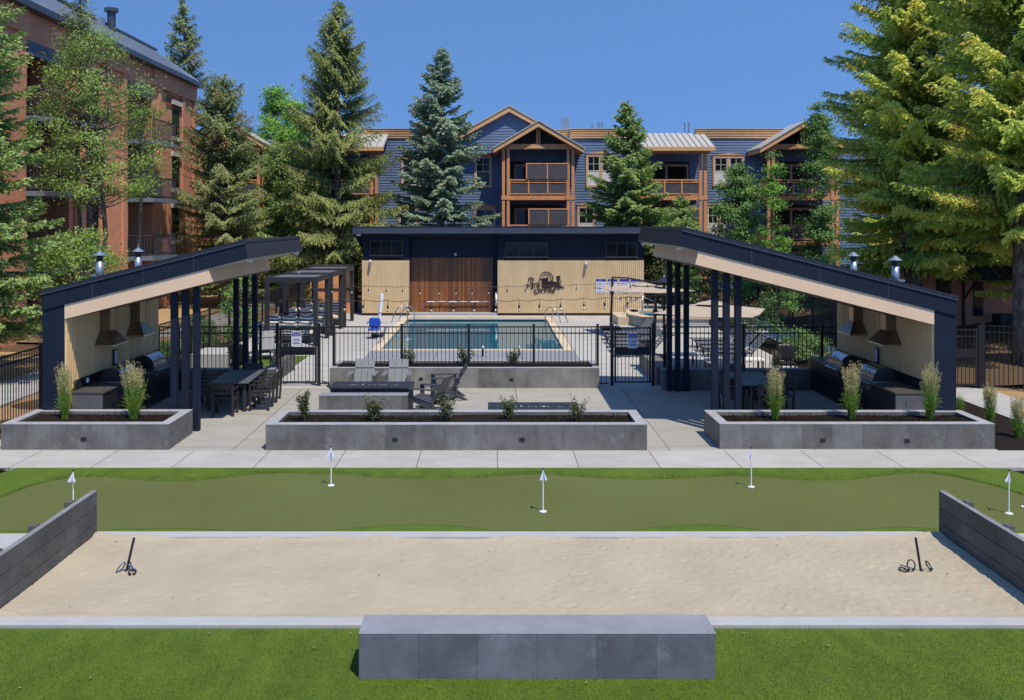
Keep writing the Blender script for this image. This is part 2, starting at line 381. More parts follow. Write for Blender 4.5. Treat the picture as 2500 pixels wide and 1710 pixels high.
def text(s, size, loc, mat, parent, name="lettering", depth=.006, shear=0., align='CENTER', sx=1., rz=0.):
    c = bpy.data.curves.new(name, 'FONT'); c.body = s; c.size = size; c.extrude = depth; c.shear = shear; c.offset = .004 if shear else 0.
    c.align_x = align; c.align_y = 'CENTER'; c.resolution_u = 3; c.materials.append(M[mat])
    o = bpy.data.objects.new(name, c); COL.objects.link(o); r = parent
    while r.parent is not None: r = r.parent
    dg = bpy.context.evaluated_depsgraph_get(); me = bpy.data.meshes.new_from_object(o.evaluated_get(dg)); me.name = name
    bpy.data.objects.remove(o); bpy.data.curves.remove(c)
    o = bpy.data.objects.new(name, me); COL.objects.link(o)
    o.parent = parent; o.location = Vector(loc)-r.location; o.rotation_euler = (R(90), 0, rz); o.scale = (sx, 1, 1)
    return o

# ------------------------------------------------------------------ foliage
def leaf_mesh(name, mat, parent, C, D, L, W, tint, rng, nr=None):
    n = len(C); rv = rng.normal(size=(n, 3)); D = D/np.maximum(np.linalg.norm(D, axis=1, keepdims=True), 1e-6)
    w = np.cross(D, rv if nr is None else rv*.42+nr); w /= np.maximum(np.linalg.norm(w, axis=1, keepdims=True), 1e-6)
    L = np.broadcast_to(L, (n,))[:, None]; W = np.broadcast_to(W, (n,))[:, None]
    V = np.empty((n, 4, 3)); V[:, 0] = C-D*L*.5; V[:, 1] = C+w*W*.5-D*L*.05; V[:, 2] = C+D*L*.5; V[:, 3] = C-w*W*.5-D*L*.05
    if parent is not None:
        r = parent
        while r.parent is not None: r = r.parent
        V -= np.array(r.location)
    me = bpy.data.meshes.new(name); me.vertices.add(4*n); me.loops.add(4*n); me.polygons.add(n)
    me.vertices.foreach_set("co", V.ravel()); me.loops.foreach_set("vertex_index", np.arange(4*n))
    me.polygons.foreach_set("loop_start", np.arange(n)*4); me.polygons.foreach_set("loop_total", np.full(n, 4))
    a = me.attributes.new("tint", 'FLOAT', 'FACE'); a.data.foreach_set("value", np.clip(tint, 0, 1).astype(np.float32))
    me.materials.append(M[mat]); me.update(); me.validate()
    o = bpy.data.objects.new(name, me); COL.objects.link(o); o.parent = parent; return o

def outn(C, base, up=.75):
    o = C-np.array(base); o[:, 2] = 0; o /= np.maximum(np.linalg.norm(o, axis=1, keepdims=True), .3); o[:, 2] = up
    return o/np.linalg.norm(o, axis=1, keepdims=True)
def spruce(label, base, H, Rm, mat, seed, z0=1., whorl=.42, nb=7, droop=.35, hang=.3, tip=.25, leaf=(.17, .05), dens=1.,
           power=.85, trunk_r=.22, side=(0, 0), group=None, azs=None, cull=None, rmin=.25, gap=0., name="spruce_tree", twig=.62, k=2, bare=0.):
    rng = np.random.default_rng(seed); root = thing(name, label, "tree", base, group=group); bx, by, bz = base
    tb = MB(); nseg = 14
    lean = rng.normal(size=2)*.05
    tb.tube([(bx+lean[0]*math.sin(i*.7), by+lean[1]*math.sin(i*.5), bz-.1+(H+.1)*i/nseg) for i in range(nseg+1)],
            [max(.012, trunk_r*(1.25 if i == 0 else 1)*(1-i/nseg)**.8) for i in range(nseg+1)], 9)
    B = []; Dd = []; TL = []; TT = []; S0 = []
    z = z0
    while z < H-.15:
        t = (z-z0)/(H-z0); prof = (1-t)**power*min(1., .62+t*3.2)
        for b in range(nb):
            if rng.random() < gap: continue
            az = rng.uniform(0, 2*math.pi)
            L = max(rmin*(1-t)+.12, Rm*prof*(rng.uniform(.82, 1.16) if rng.random() < .6 else rng.uniform(.5, .85)))
            if bare and rng.random() < bare: dead = True
            else: dead = False
            zb = z+rng.uniform(-.2, .2)
            up = .05+.55*t; n = max(3, int(L/(.105/dens))); s = np.linspace(0.04, 1, n)
            ho = L*s; ve = L*(up*s-droop*(1-t*.7)*s**1.6+tip*s**3*.8)
            P = np.stack([bx+side[0]*t+math.cos(az)*ho, by+side[1]*t+math.sin(az)*ho, bz+zb+ve], 1)
            if cull is not None and not cull(P[-1]): continue
            ii = np.linspace(0, n-1, 4).astype(int)
            tb.tube([P[i] for i in ii], [max(.006, (.012+.012*L)*(1-.8*q/3)) for q in range(4)], 3, False)
            if dead: continue
            fw = np.gradient(P, axis=0); fw /= np.linalg.norm(fw, axis=1, keepdims=True)
            sd_ = np.array([-math.sin(az), math.cos(az), 0.])
            br = rng.uniform(.15, .6)
            start = .12 if L > 1 else .0
            for sg in (-1, 1, 0):
                m = s > start
                if sg == 0: m = m & (rng.random(n) < .5)
                q = m.sum()
                if q == 0: continue
                tl = (twig*min(1.3, L**.6)*(1.02-s[m])**.55*.75+.13)*rng.uniform(.6, 1.2, q)
                if sg == 0: tl *= .55
                d = fw[m]*.75+sd_[None]*sg*.9+rng.normal(size=(q, 3))*.16; d[:, 2] -= hang*.35
                if sg == 0: d[:, 2] -= .8*hang
                B.append(P[m]); Dd.append(d/np.linalg.norm(d, axis=1, keepdims=True)); TL.append(tl)
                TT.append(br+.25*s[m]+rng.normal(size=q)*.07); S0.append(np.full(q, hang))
        z += whorl*rng.uniform(.8, 1.2)*(1-.35*t)
    for q in range(10):                              # leader
        B.append(np.array([[bx+side[0], by+side[1], bz+H-.1*q]])); d = rng.normal(size=(1, 3))*.5; d[0, 2] = .8; Dd.append(d/np.linalg.norm(d)); TL.append(np.array([.16+.02*q])); TT.append(np.array([.5])); S0.append(np.array([0.]))
    B = np.concatenate(B); Dd = np.concatenate(Dd); TL = np.concatenate(TL); TT = np.concatenate(TT)
    cnt = np.maximum(2, (TL/(leaf[0]*.42)).astype(int)); idx = np.repeat(np.arange(len(B)), cnt)
    u = np.concatenate([np.linspace(.1, 1, c) for c in cnt]) if len(cnt) < 400000 else None
    C = B[idx]+Dd[idx]*(u*TL[idx])[:, None]; C[:, 2] -= hang*(u**1.7)*TL[idx]*.75
    D = Dd[idx].copy(); D[:, 2] -= hang*u*1.1
    Cs = []; Ds = []; Ts = []
    for j in range(k):
        Cs.append(C+rng.normal(size=C.shape)*leaf[0]*.16); Ds.append(D+rng.normal(size=D.shape)*.42)
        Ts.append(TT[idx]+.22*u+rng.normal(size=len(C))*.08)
    C = np.concatenate(Cs); D = np.concatenate(Ds); T = np.concatenate(Ts); n = len(C)
    tb.build("trunk", 'bark', root, True)
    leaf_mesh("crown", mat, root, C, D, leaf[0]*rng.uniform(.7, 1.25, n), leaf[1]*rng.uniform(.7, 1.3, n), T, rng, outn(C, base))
    return root

def broadleaf(label, base, H, rad, mat, seed, z0=1.5, clumps=60, per=260, leaf=(.13, .085), trunk_r=.12, trunks=1, cr=.42, group=None,
              name="leafy_tree", spread=1., cat="tree", bk='bark', taper=.55):
    rng = np.random.default_rng(seed); root = thing(name, label, cat, base, group=group); bx, by, bz = base
    tb = MB(); C = []; T = []; axes = []
    for q in range(trunks):
        ox = (q-(trunks-1)/2)*.55*spread
        pts = [(bx+ox*(.6+.9*i/5)+rng.normal()*.06, by+rng.normal()*.06, bz-.05+(H*.93)*i/5) for i in range(6)]
        axes.append(pts); tb.tube(pts, [trunk_r*(1-i/5.5)**.8+.006 for i in range(6)], 7)
    for c in range(clumps):
        t = rng.uniform(0, 1)**.9; h = z0+(H-z0)*t; w = math.sin(math.pi*min(1, (.18+.82*t)))**taper if t < .95 else .25
        a = rng.uniform(0, 2*math.pi); rr = rng.uniform(.25, 1.)**.6
        p = np.array([bx+math.cos(a)*rad[0]*w*rr, by+math.sin(a)*rad[1]*w*rr, bz+h])
        ax = axes[rng.integers(len(axes))]; s = max(0, min(4.9, 5*(h-.25*(H-z0)*.4)/(H*.93))); i = int(s)
        st = Vector(ax[i]).lerp(Vector(ax[i+1]), s-i); mid = st.lerp(Vector(p), .5)+Vector((0, 0, -.05*(H-z0)*.3))
        tb.tube([st, mid, p], [trunk_r*.25, trunk_r*.16, .006], 4, False)
        m = int(per*rng.uniform(.5, 1.4)); sc = cr*rng.uniform(.6, 1.3)
        q = rng.normal(size=(m, 3))*np.array([1, 1, .55])*sc*.62; C.append(p+q)
        T.append(rng.uniform(.15, .7)+q[:, 2]/sc*.18+rng.normal(size=m)*.1)
    C = np.concatenate(C); T = np.concatenate(T); n = len(C); D = rng.normal(size=(n, 3)); D[:, 2] -= .4
    tb.build("trunk" if cat == "tree" else "stem", bk, root, True)
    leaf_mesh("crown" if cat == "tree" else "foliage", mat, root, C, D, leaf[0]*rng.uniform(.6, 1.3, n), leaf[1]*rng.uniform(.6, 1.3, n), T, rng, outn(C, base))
    return root

def grass_clump(label, base, H, seed, group=None, plume=.40, n=230, r=.16):
    rng = np.random.default_rng(seed); root = thing("ornamental_grass", label, "ornamental grass", base, group=group)
    C = []; D = []; L = []; W = []; T = []; PC = []; PD = []; PT = []; PL = []
    for i in range(n):
        a = rng.uniform(0, 6.283); o = np.array(base)+np.array([math.cos(a), math.sin(a), 0])*rng.uniform(0, r*.45)
        tall = rng.random() < (.26 if plume else .05); h = H*(rng.uniform(.62, 1.) if tall else rng.uniform(.3, .72)); out = (r*1.05 if tall else r*1.1)*rng.uniform(.05, 1.)*(H/1.2)
        dr = 0 if tall else rng.choice([0, .12, .45])
        for s in range(8):
            s0, s1 = s/8, (s+1)/8; f = lambda q: o+np.array([math.cos(a)*out*q**(1.2+dr*2)*(1+dr), math.sin(a)*out*q**(1.2+dr*2)*(1+dr), h*(q-dr*q**3)])
            if tall and s >= 7: continue
            p, q = f(s0), f(s1); C.append((p+q)/2); D.append(q-p); L.append(np.linalg.norm(q-p)*1.25); W.append(.018*(1-.75*s0) if not tall else .008); T.append(.2+.6*s0+rng.normal()*.12)
        if tall and plume > 0:
            pl = plume*rng.uniform(.6, 1.1)
            for j in range(30):
                e = rng.random()**.8; q = 1-pl*e; p = f(q)+rng.normal(size=3)*np.array([.011, .011, .006])*(.25+1.2*math.sin(math.pi*min(.95, e*.9+.08)))
                PC.append(p); d = rng.normal(size=3)*.3; d[2] += 1; PD.append(d); PT.append(rng.uniform(.25, 1.)*(.55+.5*q)); PL.append(.04)
    leaf_mesh("blades", 'blade', root, np.array(C), np.array(D), np.array(L), np.array(W), np.array(T), rng)
    if PC: leaf_mesh("plumes", 'plume', root, np.array(PC), np.array(PD), np.array(PL), .010, np.array(PT), rng)
    return root

def shrub(label, base, H, r, seed, mat='leaf_olive', group=None, n=650, leaf=(.045, .03), stems=8, name="shrub"):
    rng = np.random.default_rng(seed); root = thing(name, label, "shrub", base, group=group); tb = MB(); C = []; T = []
    for i in range(stems):
        a = rng.uniform(0, 6.283); o = rng.uniform(.2, 1)*r; h = H*rng.uniform(.55, 1.); b = Vector(base)
        e = b+Vector((math.cos(a)*o, math.sin(a)*o, h)); mid = b.lerp(e, .5)+Vector((0, 0, .05*H))
        tb.tube([b-Vector((0, 0, .03)), mid, e], [.009, .006, .003], 4, False)
        m = n//stems; u = rng.uniform(.25, 1.03, m); P = np.array(b)[None]*(1-u)[:, None]+np.array(e)[None]*u[:, None]
        P += rng.normal(size=(m, 3))*r*.19; C.append(P); T.append(.3+.35*u+rng.normal(size=m)*.15)
    C = np.concatenate(C); T = np.concatenate(T); D = rng.normal(size=C.shape); tb.build("stem", 'bark', root)
    leaf_mesh("foliage", mat, root, C, D, leaf[0]*rng.uniform(.6, 1.4, len(C)), leaf[1]*rng.uniform(.6, 1.4, len(C)), T, rng)
    return root

def scatter_mesh(name, mat, C, L, W, rng, parent=None, flat=1.):
    D = rng.normal(size=C.shape); D[:, 2] *= flat
    return leaf_mesh(name, mat, parent, C, D, L*rng.uniform(.5, 1.3, len(C)), W*rng.uniform(.6, 1.3, len(C)), rng.random(len(C)), rng)
# ================================================================== SETTING: ground sheets
def sheet(name, rects, z, mat, th=.0):
    m = MB()
    for x0, x1, y0, y1 in rects: m.box(x0, x1, y0, y1, z-.06, z)
    return struct(name, m, mat)
g = MB(); g.add([(-400, -60, -.075), (400, -60, -.075), (400, 600, -.075), (-400, 600, -.075)], [(0, 1, 2, 3)])
struct("ground", g, 'soil')
sheet("sidewalk", [(-30, 30, 17.2, 18.5)], 0., 'sidewalk')
sheet("patio", [(-10.6, 10.4, 18.5, 25.5)], 0., 'patio')
sheet("pool_deck", [(-9.85, -4.45, 25.5, 45.6), (3.0, 9.9, 25.5, 45.6), (-4.45, 3.0, 25.5, 29.6), (-4.45, 3.0, 44.15, 45.6), (-9.85, -6.6, 45.6, 55), (7.7, 9.9, 45.6, 52)], .001, 'deck')
sheet("stamped_deck_strip", [(-4.45, 3.0, 29.6, 32.85)], .003, 'greydeck')
sheet("side_path", [(12.4, 13.95, 18.5, 25.6), (11.3, 12.9, 25.6, 47)], .002, 'sidewalk')
sheet("left_path", [(-14.4, -12.6, 18.5, 33), (-14.4, -10.6, 33, 35.2)], .002, 'deck')
sheet("outer_path", [(-13.4, -10.3, 38.5, 40.3), (-14.2, -12.4, 35.2, 54)], .0, 'deck')
# wood chip ground on the left, bark beds on the right
rng = np.random.default_rng(5)
def bumpy(name, x0, x1, y0, y1, z, mat, step=.25, amp=.05, seed=1, edge=True, fn=None):
    rg = np.random.default_rng(seed); nx = max(2, int((x1-x0)/step)); ny = max(2, int((y1-y0)/step))
    X, Y = np.meshgrid(np.linspace(x0, x1, nx+1), np.linspace(y0, y1, ny+1)); Z = np.full_like(X, z)
    for q in range(14):
        a = rg.uniform(0, 6.28); f = rg.uniform(.5, 3.); Z += amp*.25*np.sin((X*math.cos(a)+Y*math.sin(a))*f+rg.uniform(0, 6))/ (f**.5)
    if fn is not None: Z += fn(X, Y)
    V = np.stack([X, Y, Z], -1).reshape(-1, 3); m = nx+1
    idx = (np.arange(ny)[:, None]*m+np.arange(nx)[None]).ravel()
    mb = MB(); mb.v = [tuple(p) for p in V]; mb.f = [(i, i+1, i+m+1, i+m) for i in idx]
    return mb
struct("wood_chip_ground", bumpy("a", -30, -10.0, 18.0, 33.0, -.045, 'chip'), 'chip', True)
struct("far_wood_chip_ground", bumpy("a", -30, -10.1, 35.2, 58.0, -.03, 'chip', amp=.06, seed=3), 'chip', True)
struct("bark_bed", bumpy("a", 10.42, 12.38, 17.9, 25.4, -.01, 'mulch', seed=4), 'mulch', True)
struct("outer_bark_bed", bumpy("a", 9.95, 30, 5, 17.18, -.02, 'mulch', seed=5), 'mulch', True)
struct("left_bark_bed", bumpy("a", -30, -9.25, 13.8, 17.18, -.02, 'mulch', seed=6), 'mulch', True)
struct("shrub_bed", bumpy("a", 9.92, 11.28, 26.0, 46, .0, 'mulch', seed=7), 'mulch', True)
struct("hillside", bumpy("a", 12.95, 40, 25.7, 60, -.02, 'mulch', .5, .1, 8, fn=lambda X, Y: .5*np.clip((X-14)/7, 0, 1)**1.3*np.clip((Y-30)/8, 0, 1)), 'soil', True)
struct("path_side_bed", bumpy("a", 13.97, 34, 17.9, 25.6, -.01, 'chip', seed=9), 'chip', True)
sheet("grass_patch", [(-9.8, -6.45, 27.6, 31.6)], .012, 'turf')
# lawns
fl = MB().box(-25, 25, -2, 10.38, -.06, .0); struct("front_lawn", fl, 'turf')
bl = MB(); bl.prism([(-9.3, 13.535), (9.9, 13.535), (9.87, 16.7), (9.82, 17.13), (9.4, 17.19), (-9.05, 17.19), (-9.2, 16.8)], -.06, .0, 'z'); struct("back_lawn", bl, 'turf')
rng = np.random.default_rng(11)
n = 150000; P = np.stack([rng.uniform(-6.5, 6.5, n), 10.375-rng.random(n)**.8*2.6, np.full(n, .006)], 1)
P = P[~((P[:, 0] > -1.36) & (P[:, 0] < 2.28) & (P[:, 1] > 9.24) & (P[:, 1] < 9.66))]
D = rng.normal(size=(len(P), 3))*.6; D[:, 2] = 1
tag(leaf_mesh("grass", 'turf', None, P, D, .024*rng.uniform(.6, 1.3, len(P)), .0045, rng.random(len(P))**2, rng), "short bright green artificial grass of the front lawn around the concrete bench", "grass", kind='stuff')

# putting green: wavy-edged dense turf
up = [(-150,1262),(-80,1240),(0,1217),(48,1198),(122,1176),(200,1167),(275,1168),(371,1175),(460,1175.5),(538,1169),(631,1159),(700,1157),(760,1158),(851,1161),(957,1169),(1063,1170.5),(1168,1168),(1230,1163),(1285,1160.5),(1327,1160),(1391,1164),(1457,1169),(1549,1172),(1628,1171),(1700,1168),(1793,1164),(1867,1166),(1960,1174),(2071,1173),(2145,1165),(2216,1157),(2280,1159),(2331,1166),(2380,1177),(2442,1192),(2500,1211),(2560,1232)]
dn = [(2560,1297.5),(2320,1297.5),(2300,1293),(2210,1287),(2140,1290),(2060,1297.3),(1880,1297.3),(1850,1294),(1760,1283),(1700,1281),(1600,1288),(1530,1296.8),(1200,1296.8),(1172,1291),(1100,1284),(1000,1282),(900,1286),(840,1293),(790,1297),(560,1297),(500,1292.5),(400,1291),(300,1292.5),(240,1297),(-150,1297.3)]
def G(x, y, z=0.): Y = (H0-z)*F0/(y-CY); return ((x-CX)*Y/F0, Y)
def smooth_poly(pts, k=4):
    out = []
    for i in range(len(pts)-1):
        p0, p1, p2, p3 = [Vector(pts[max(0, min(len(pts)-1, j))]) for j in (i-1, i, i+1, i+2)]
        for q in range(k):
            s = q/k; out.append(.5*((2*p1)+(-p0+p2)*s+(2*p0-5*p1+4*p2-p3)*s*s+(-p0+3*p1-3*p2+p3)*s**3))
    out.append(Vector(pts[-1])); return [(a.x, a.y) for a in out]
uw = smooth_poly([G(*p) for p in up]); dw = [G(*p) for p in dn]
pg = MB(); pg.prism([(p[0], p[1]) for p in (dw[::-1]+uw[::-1])], -.02, .006, 'z'); struct("putting_green", pg, 'green')
# longer blades along the fringe of the green
pts = np.array(uw); sg = rng.integers(0, len(pts)-1, 9000); s = rng.random(9000)[:, None]
E = pts[sg]*(1-s)+pts[sg+1]*s; E = E+np.stack([np.zeros(9000), rng.random(9000)**1.5*.28], 1)
C = np.column_stack([E, np.full(9000, .010)]); D = rng.normal(size=(9000, 3))*.5; D[:, 2] = 1
tag(leaf_mesh("fringe_grass", 'turf', None, C, D, .024, .007, rng.random(9000), rng), "taller bright turf fringe along the wavy edge of the putting green", "grass", kind='stuff')

# sand pit and kerbs
kb = MB().box(-6.2, 7.2, 10.385, 10.60, -.05, .045); struct("near_kerb", kb, 'kerb', bevel=.012)
kb = MB().box(-6.2, 7.2, 13.31, 13.53, -.05, .045); struct("far_kerb", kb, 'kerb', bevel=.012)
sheet("left_pit_pad", [(-9.2, -6.2, 10.385, 13.53)], .01, 'kerb'); sheet("right_pit_pad", [(7.2, 10.0, 10.385, 13.53)], .01, 'kerb')
def sandfn(X, Y):
    rg = np.random.default_rng(21); Z = np.zeros_like(X)
    for q in range(3800):
        cx, cy = rg.uniform(-5.9, 6.6), rg.uniform(10.75, 13.4)
        if rg.random() > .25+.75*np.clip((cx+1)/7, 0, 1): continue
        a = rg.uniform(0, 3.14); l, w = rg.uniform(.035, .10), rg.uniform(.022, .05)
        i0 = np.abs(X[0]-cx) < .4; j0 = np.abs(Y[:, 0]-cy) < .4
        xs = X[np.ix_(j0, i0)]-cx; ys = Y[np.ix_(j0, i0)]-cy; u = xs*math.cos(a)+ys*math.sin(a); v = -xs*math.sin(a)+ys*math.cos(a)
        r2 = (u/l)**2+(v/w)**2; Z[np.ix_(j0, i0)] += rg.uniform(.002, .010)*(-np.exp(-r2)+.5*np.exp(-(np.sqrt(r2)-1.5)**2*3))
    Z += np.maximum(.008, .022+.018*np.sin(X*2.3+1)+.012*np.sin(X*7.1))*(np.exp(-((Y-13.31)/.07)**2)+np.exp(-((Y-10.6)/.07)**2))
    Z += .055*np.exp(-((X+5.86)/.22)**2)+.05*np.exp(-((X-6.62)/.25)**2)+.012*np.sin(X*3.1)*np.exp(-((Y-13.33)/.2)**2)
    return Z
sm = bumpy("s", -5.86, 6.62, 10.58, 13.33, .012, 'sand', .03, .018, 22, fn=sandfn); sm.v = [(p[0], p[1], min(max(p[2], -.012), .0435 if p[1] < 10.66 else 1.)) for p in sm.v]; struct("sand", sm, 'sand', True)
rg_ = np.random.default_rng(77); nn = 46; Cc = np.stack([rg_.uniform(-5.5, 6.3, nn), rg_.uniform(10.8, 13.2, nn), np.full(nn, .045)], 1)
o_ = scatter_mesh("twigs", 'rust', Cc, .045, .010, rg_, None, .1); tag(o_, "tiny dark twigs and dry needles scattered over the sand", "twigs", kind='stuff')

# ================================================================== WALLS OF THE SAND PIT
def pit_wall(x, s, label):
    r = thing("plank_wall", label, "plank wall", (x, 12, 0), group="plank walls at the ends of the sand pit")
    for i, (a, b) in enumerate(((-.05, .215), (.222, .445), (.452, .69))):
        MB().box(min(x, x+s*.075), max(x, x+s*.075), 10.45, 13.385, a, b).build("plank", 'plank', r, bevel=.006)
    MB().box(min(x, x+s*.075)-.002, max(x, x+s*.075)+.002, 10.45, 13.387, .691, .699).build("cap", 'planktop', r)
    for y in (12.75, 11.75, 10.85): MB().box(min(x+s*.08, x+s*.19), max(x+s*.08, x+s*.19), y, y+.11, -.05, .72).build("post", 'plank', r, bevel=.008)
pit_wall(-5.87, -1, "dark weathered plank wall closing the left end of the sand pit")
pit_wall(6.63, 1, "dark weathered plank wall with pale top edge at the right end of the sand pit")

# ================================================================== CONCRETE BENCH AND PLANTERS
r = thing("concrete_bench", "long low grey concrete bench standing on the front lawn", "bench", (.46, 9.45, 0))
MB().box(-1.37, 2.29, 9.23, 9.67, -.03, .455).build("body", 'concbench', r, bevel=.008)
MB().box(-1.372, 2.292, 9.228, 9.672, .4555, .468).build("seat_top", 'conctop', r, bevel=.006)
def mulch_chips(x0, x1, y0, y1, z, parent, n, seed, mat='mulch', L=.05, W=.018, name="mulch_chips"):
    rg = np.random.default_rng(seed); C = np.stack([rg.uniform(x0, x1, n), rg.uniform(y0, y1, n), z+rg.random(n)*.018], 1)
    return scatter_mesh(name, mat, C, L, W, rg, parent, .35)
def planter(label, x0, x1, y0, y1, h, lights, seed, mat='conc', rim=.2, soil=.06, name="concrete_planter"):
    r = thing(name, label, "planter", ((x0+x1)/2, (y0+y1)/2, 0), group="board formed concrete planters")
    m = MB(); m.box(x0, x1, y0, y0+rim, -.04, h); m.box(x0, x1, y1-rim, y1, -.04, h); m.box(x0, x0+rim, y0+rim, y1-rim, -.04, h); m.box(x1-rim, x1, y0+rim, y1-rim, -.04, h)
    m.build("wall", mat, r)
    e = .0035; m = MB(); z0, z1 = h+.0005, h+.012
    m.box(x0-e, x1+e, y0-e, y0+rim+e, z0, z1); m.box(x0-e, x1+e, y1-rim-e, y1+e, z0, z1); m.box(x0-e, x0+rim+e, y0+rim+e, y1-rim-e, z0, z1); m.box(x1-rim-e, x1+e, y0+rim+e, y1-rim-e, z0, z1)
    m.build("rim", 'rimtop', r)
    b = bumpy("m", x0+rim-.01, x1-rim+.01, y0+rim-.01, y1-rim+.01, h-soil, 'mulch', .06, .035, seed); b.build("mulch", 'mulch', r, True)
    o = mulch_chips(x0+rim, x1-rim, y0+rim, y1-rim, h-soil-.005, r, int((x1-x0)*(y1-y0)*420), seed); o["kind"] = "stuff"
    for lx, lz in lights:
        l = MB().box(lx-.055, lx+.055, y0-.012, y0+.01, lz-.042, lz+.042).build("step_light", 'charcoal', r, bevel=.004)
        MB().box(lx-.04, lx+.04, y0-.018, y0-.0125, lz-.012, lz+.018).build("louvre", 'black', l)
    return r
planter("short grey concrete planter in front of the left shelter, two feather grasses in it", -10.12, -6.66, 18.56, 20.02, .52, [(-8.42, .22)], 1)
planter("long grey concrete planter across the middle of the patio with five small shrubs", -4.66, 3.18, 18.52, 19.96, .52, [(-2.0, .22), (.61, .22)], 2)
planter("grey concrete planter in front of the right shelter with three feather grasses", 4.70, 10.38, 18.62, 20.0, .51, [(6.83, .18), (8.57, .17)], 3)
planter("concrete retaining planter under the pool fence with three sparse shrubs", -4.6, 3.03, 25.5, 26.95, .56, [(-2.02, .26), (.54, .24)], 4, 'conc_back', .16, .05)
r = thing("concrete_seat_wall", "short concrete seat wall between the left fire table and the long planter", "seat wall", (-3.15, 22.2, 0))
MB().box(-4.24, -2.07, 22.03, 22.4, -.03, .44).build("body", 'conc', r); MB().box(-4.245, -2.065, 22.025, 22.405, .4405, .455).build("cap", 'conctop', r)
r = thing("concrete_block_seat", "pale low concrete block beyond the fence behind the left dining table", "concrete block", (-9.0, 29.7, 0))
MB().box(-9.7, -8.3, 28.9, 30.5, -.03, .44).build("body", 'kerb', r); MB().box(-9.705, -8.295, 28.895, 30.505, .4405, .455).build("cap", 'kerb', r)
for x0, x1, lab in ((-9.4, -6.1, "low dark concrete wall closing the back of the left shelter"), (4.75, 8.9, "low dark concrete wall closing the back of the right shelter")):
    r = thing("low_wall", lab, "low wall", ((x0+x1)/2, 25.35, 0), group="low walls behind the shelters")
    MB().box(x0, x1, 25.22, 25.5, -.03, .56).build("body", 'conc', r); MB().box(x0-.004, x1+.004, 25.216, 25.504, .5605, .578).build("cap", 'conctop', r)
for x0, x1, lab in ((-6.5, -6.32, "short grey wall stub just left of the left pool gate"), (4.74, 5.2, "short grey wall stub just right of the right pool gate")):
    r = thing("wall_stub", lab, "low wall", ((x0+x1)/2, 26.8, 0)); MB().box(x0, x1, 25.95, 28.6, -.03, .52).build("body", 'conc', r)

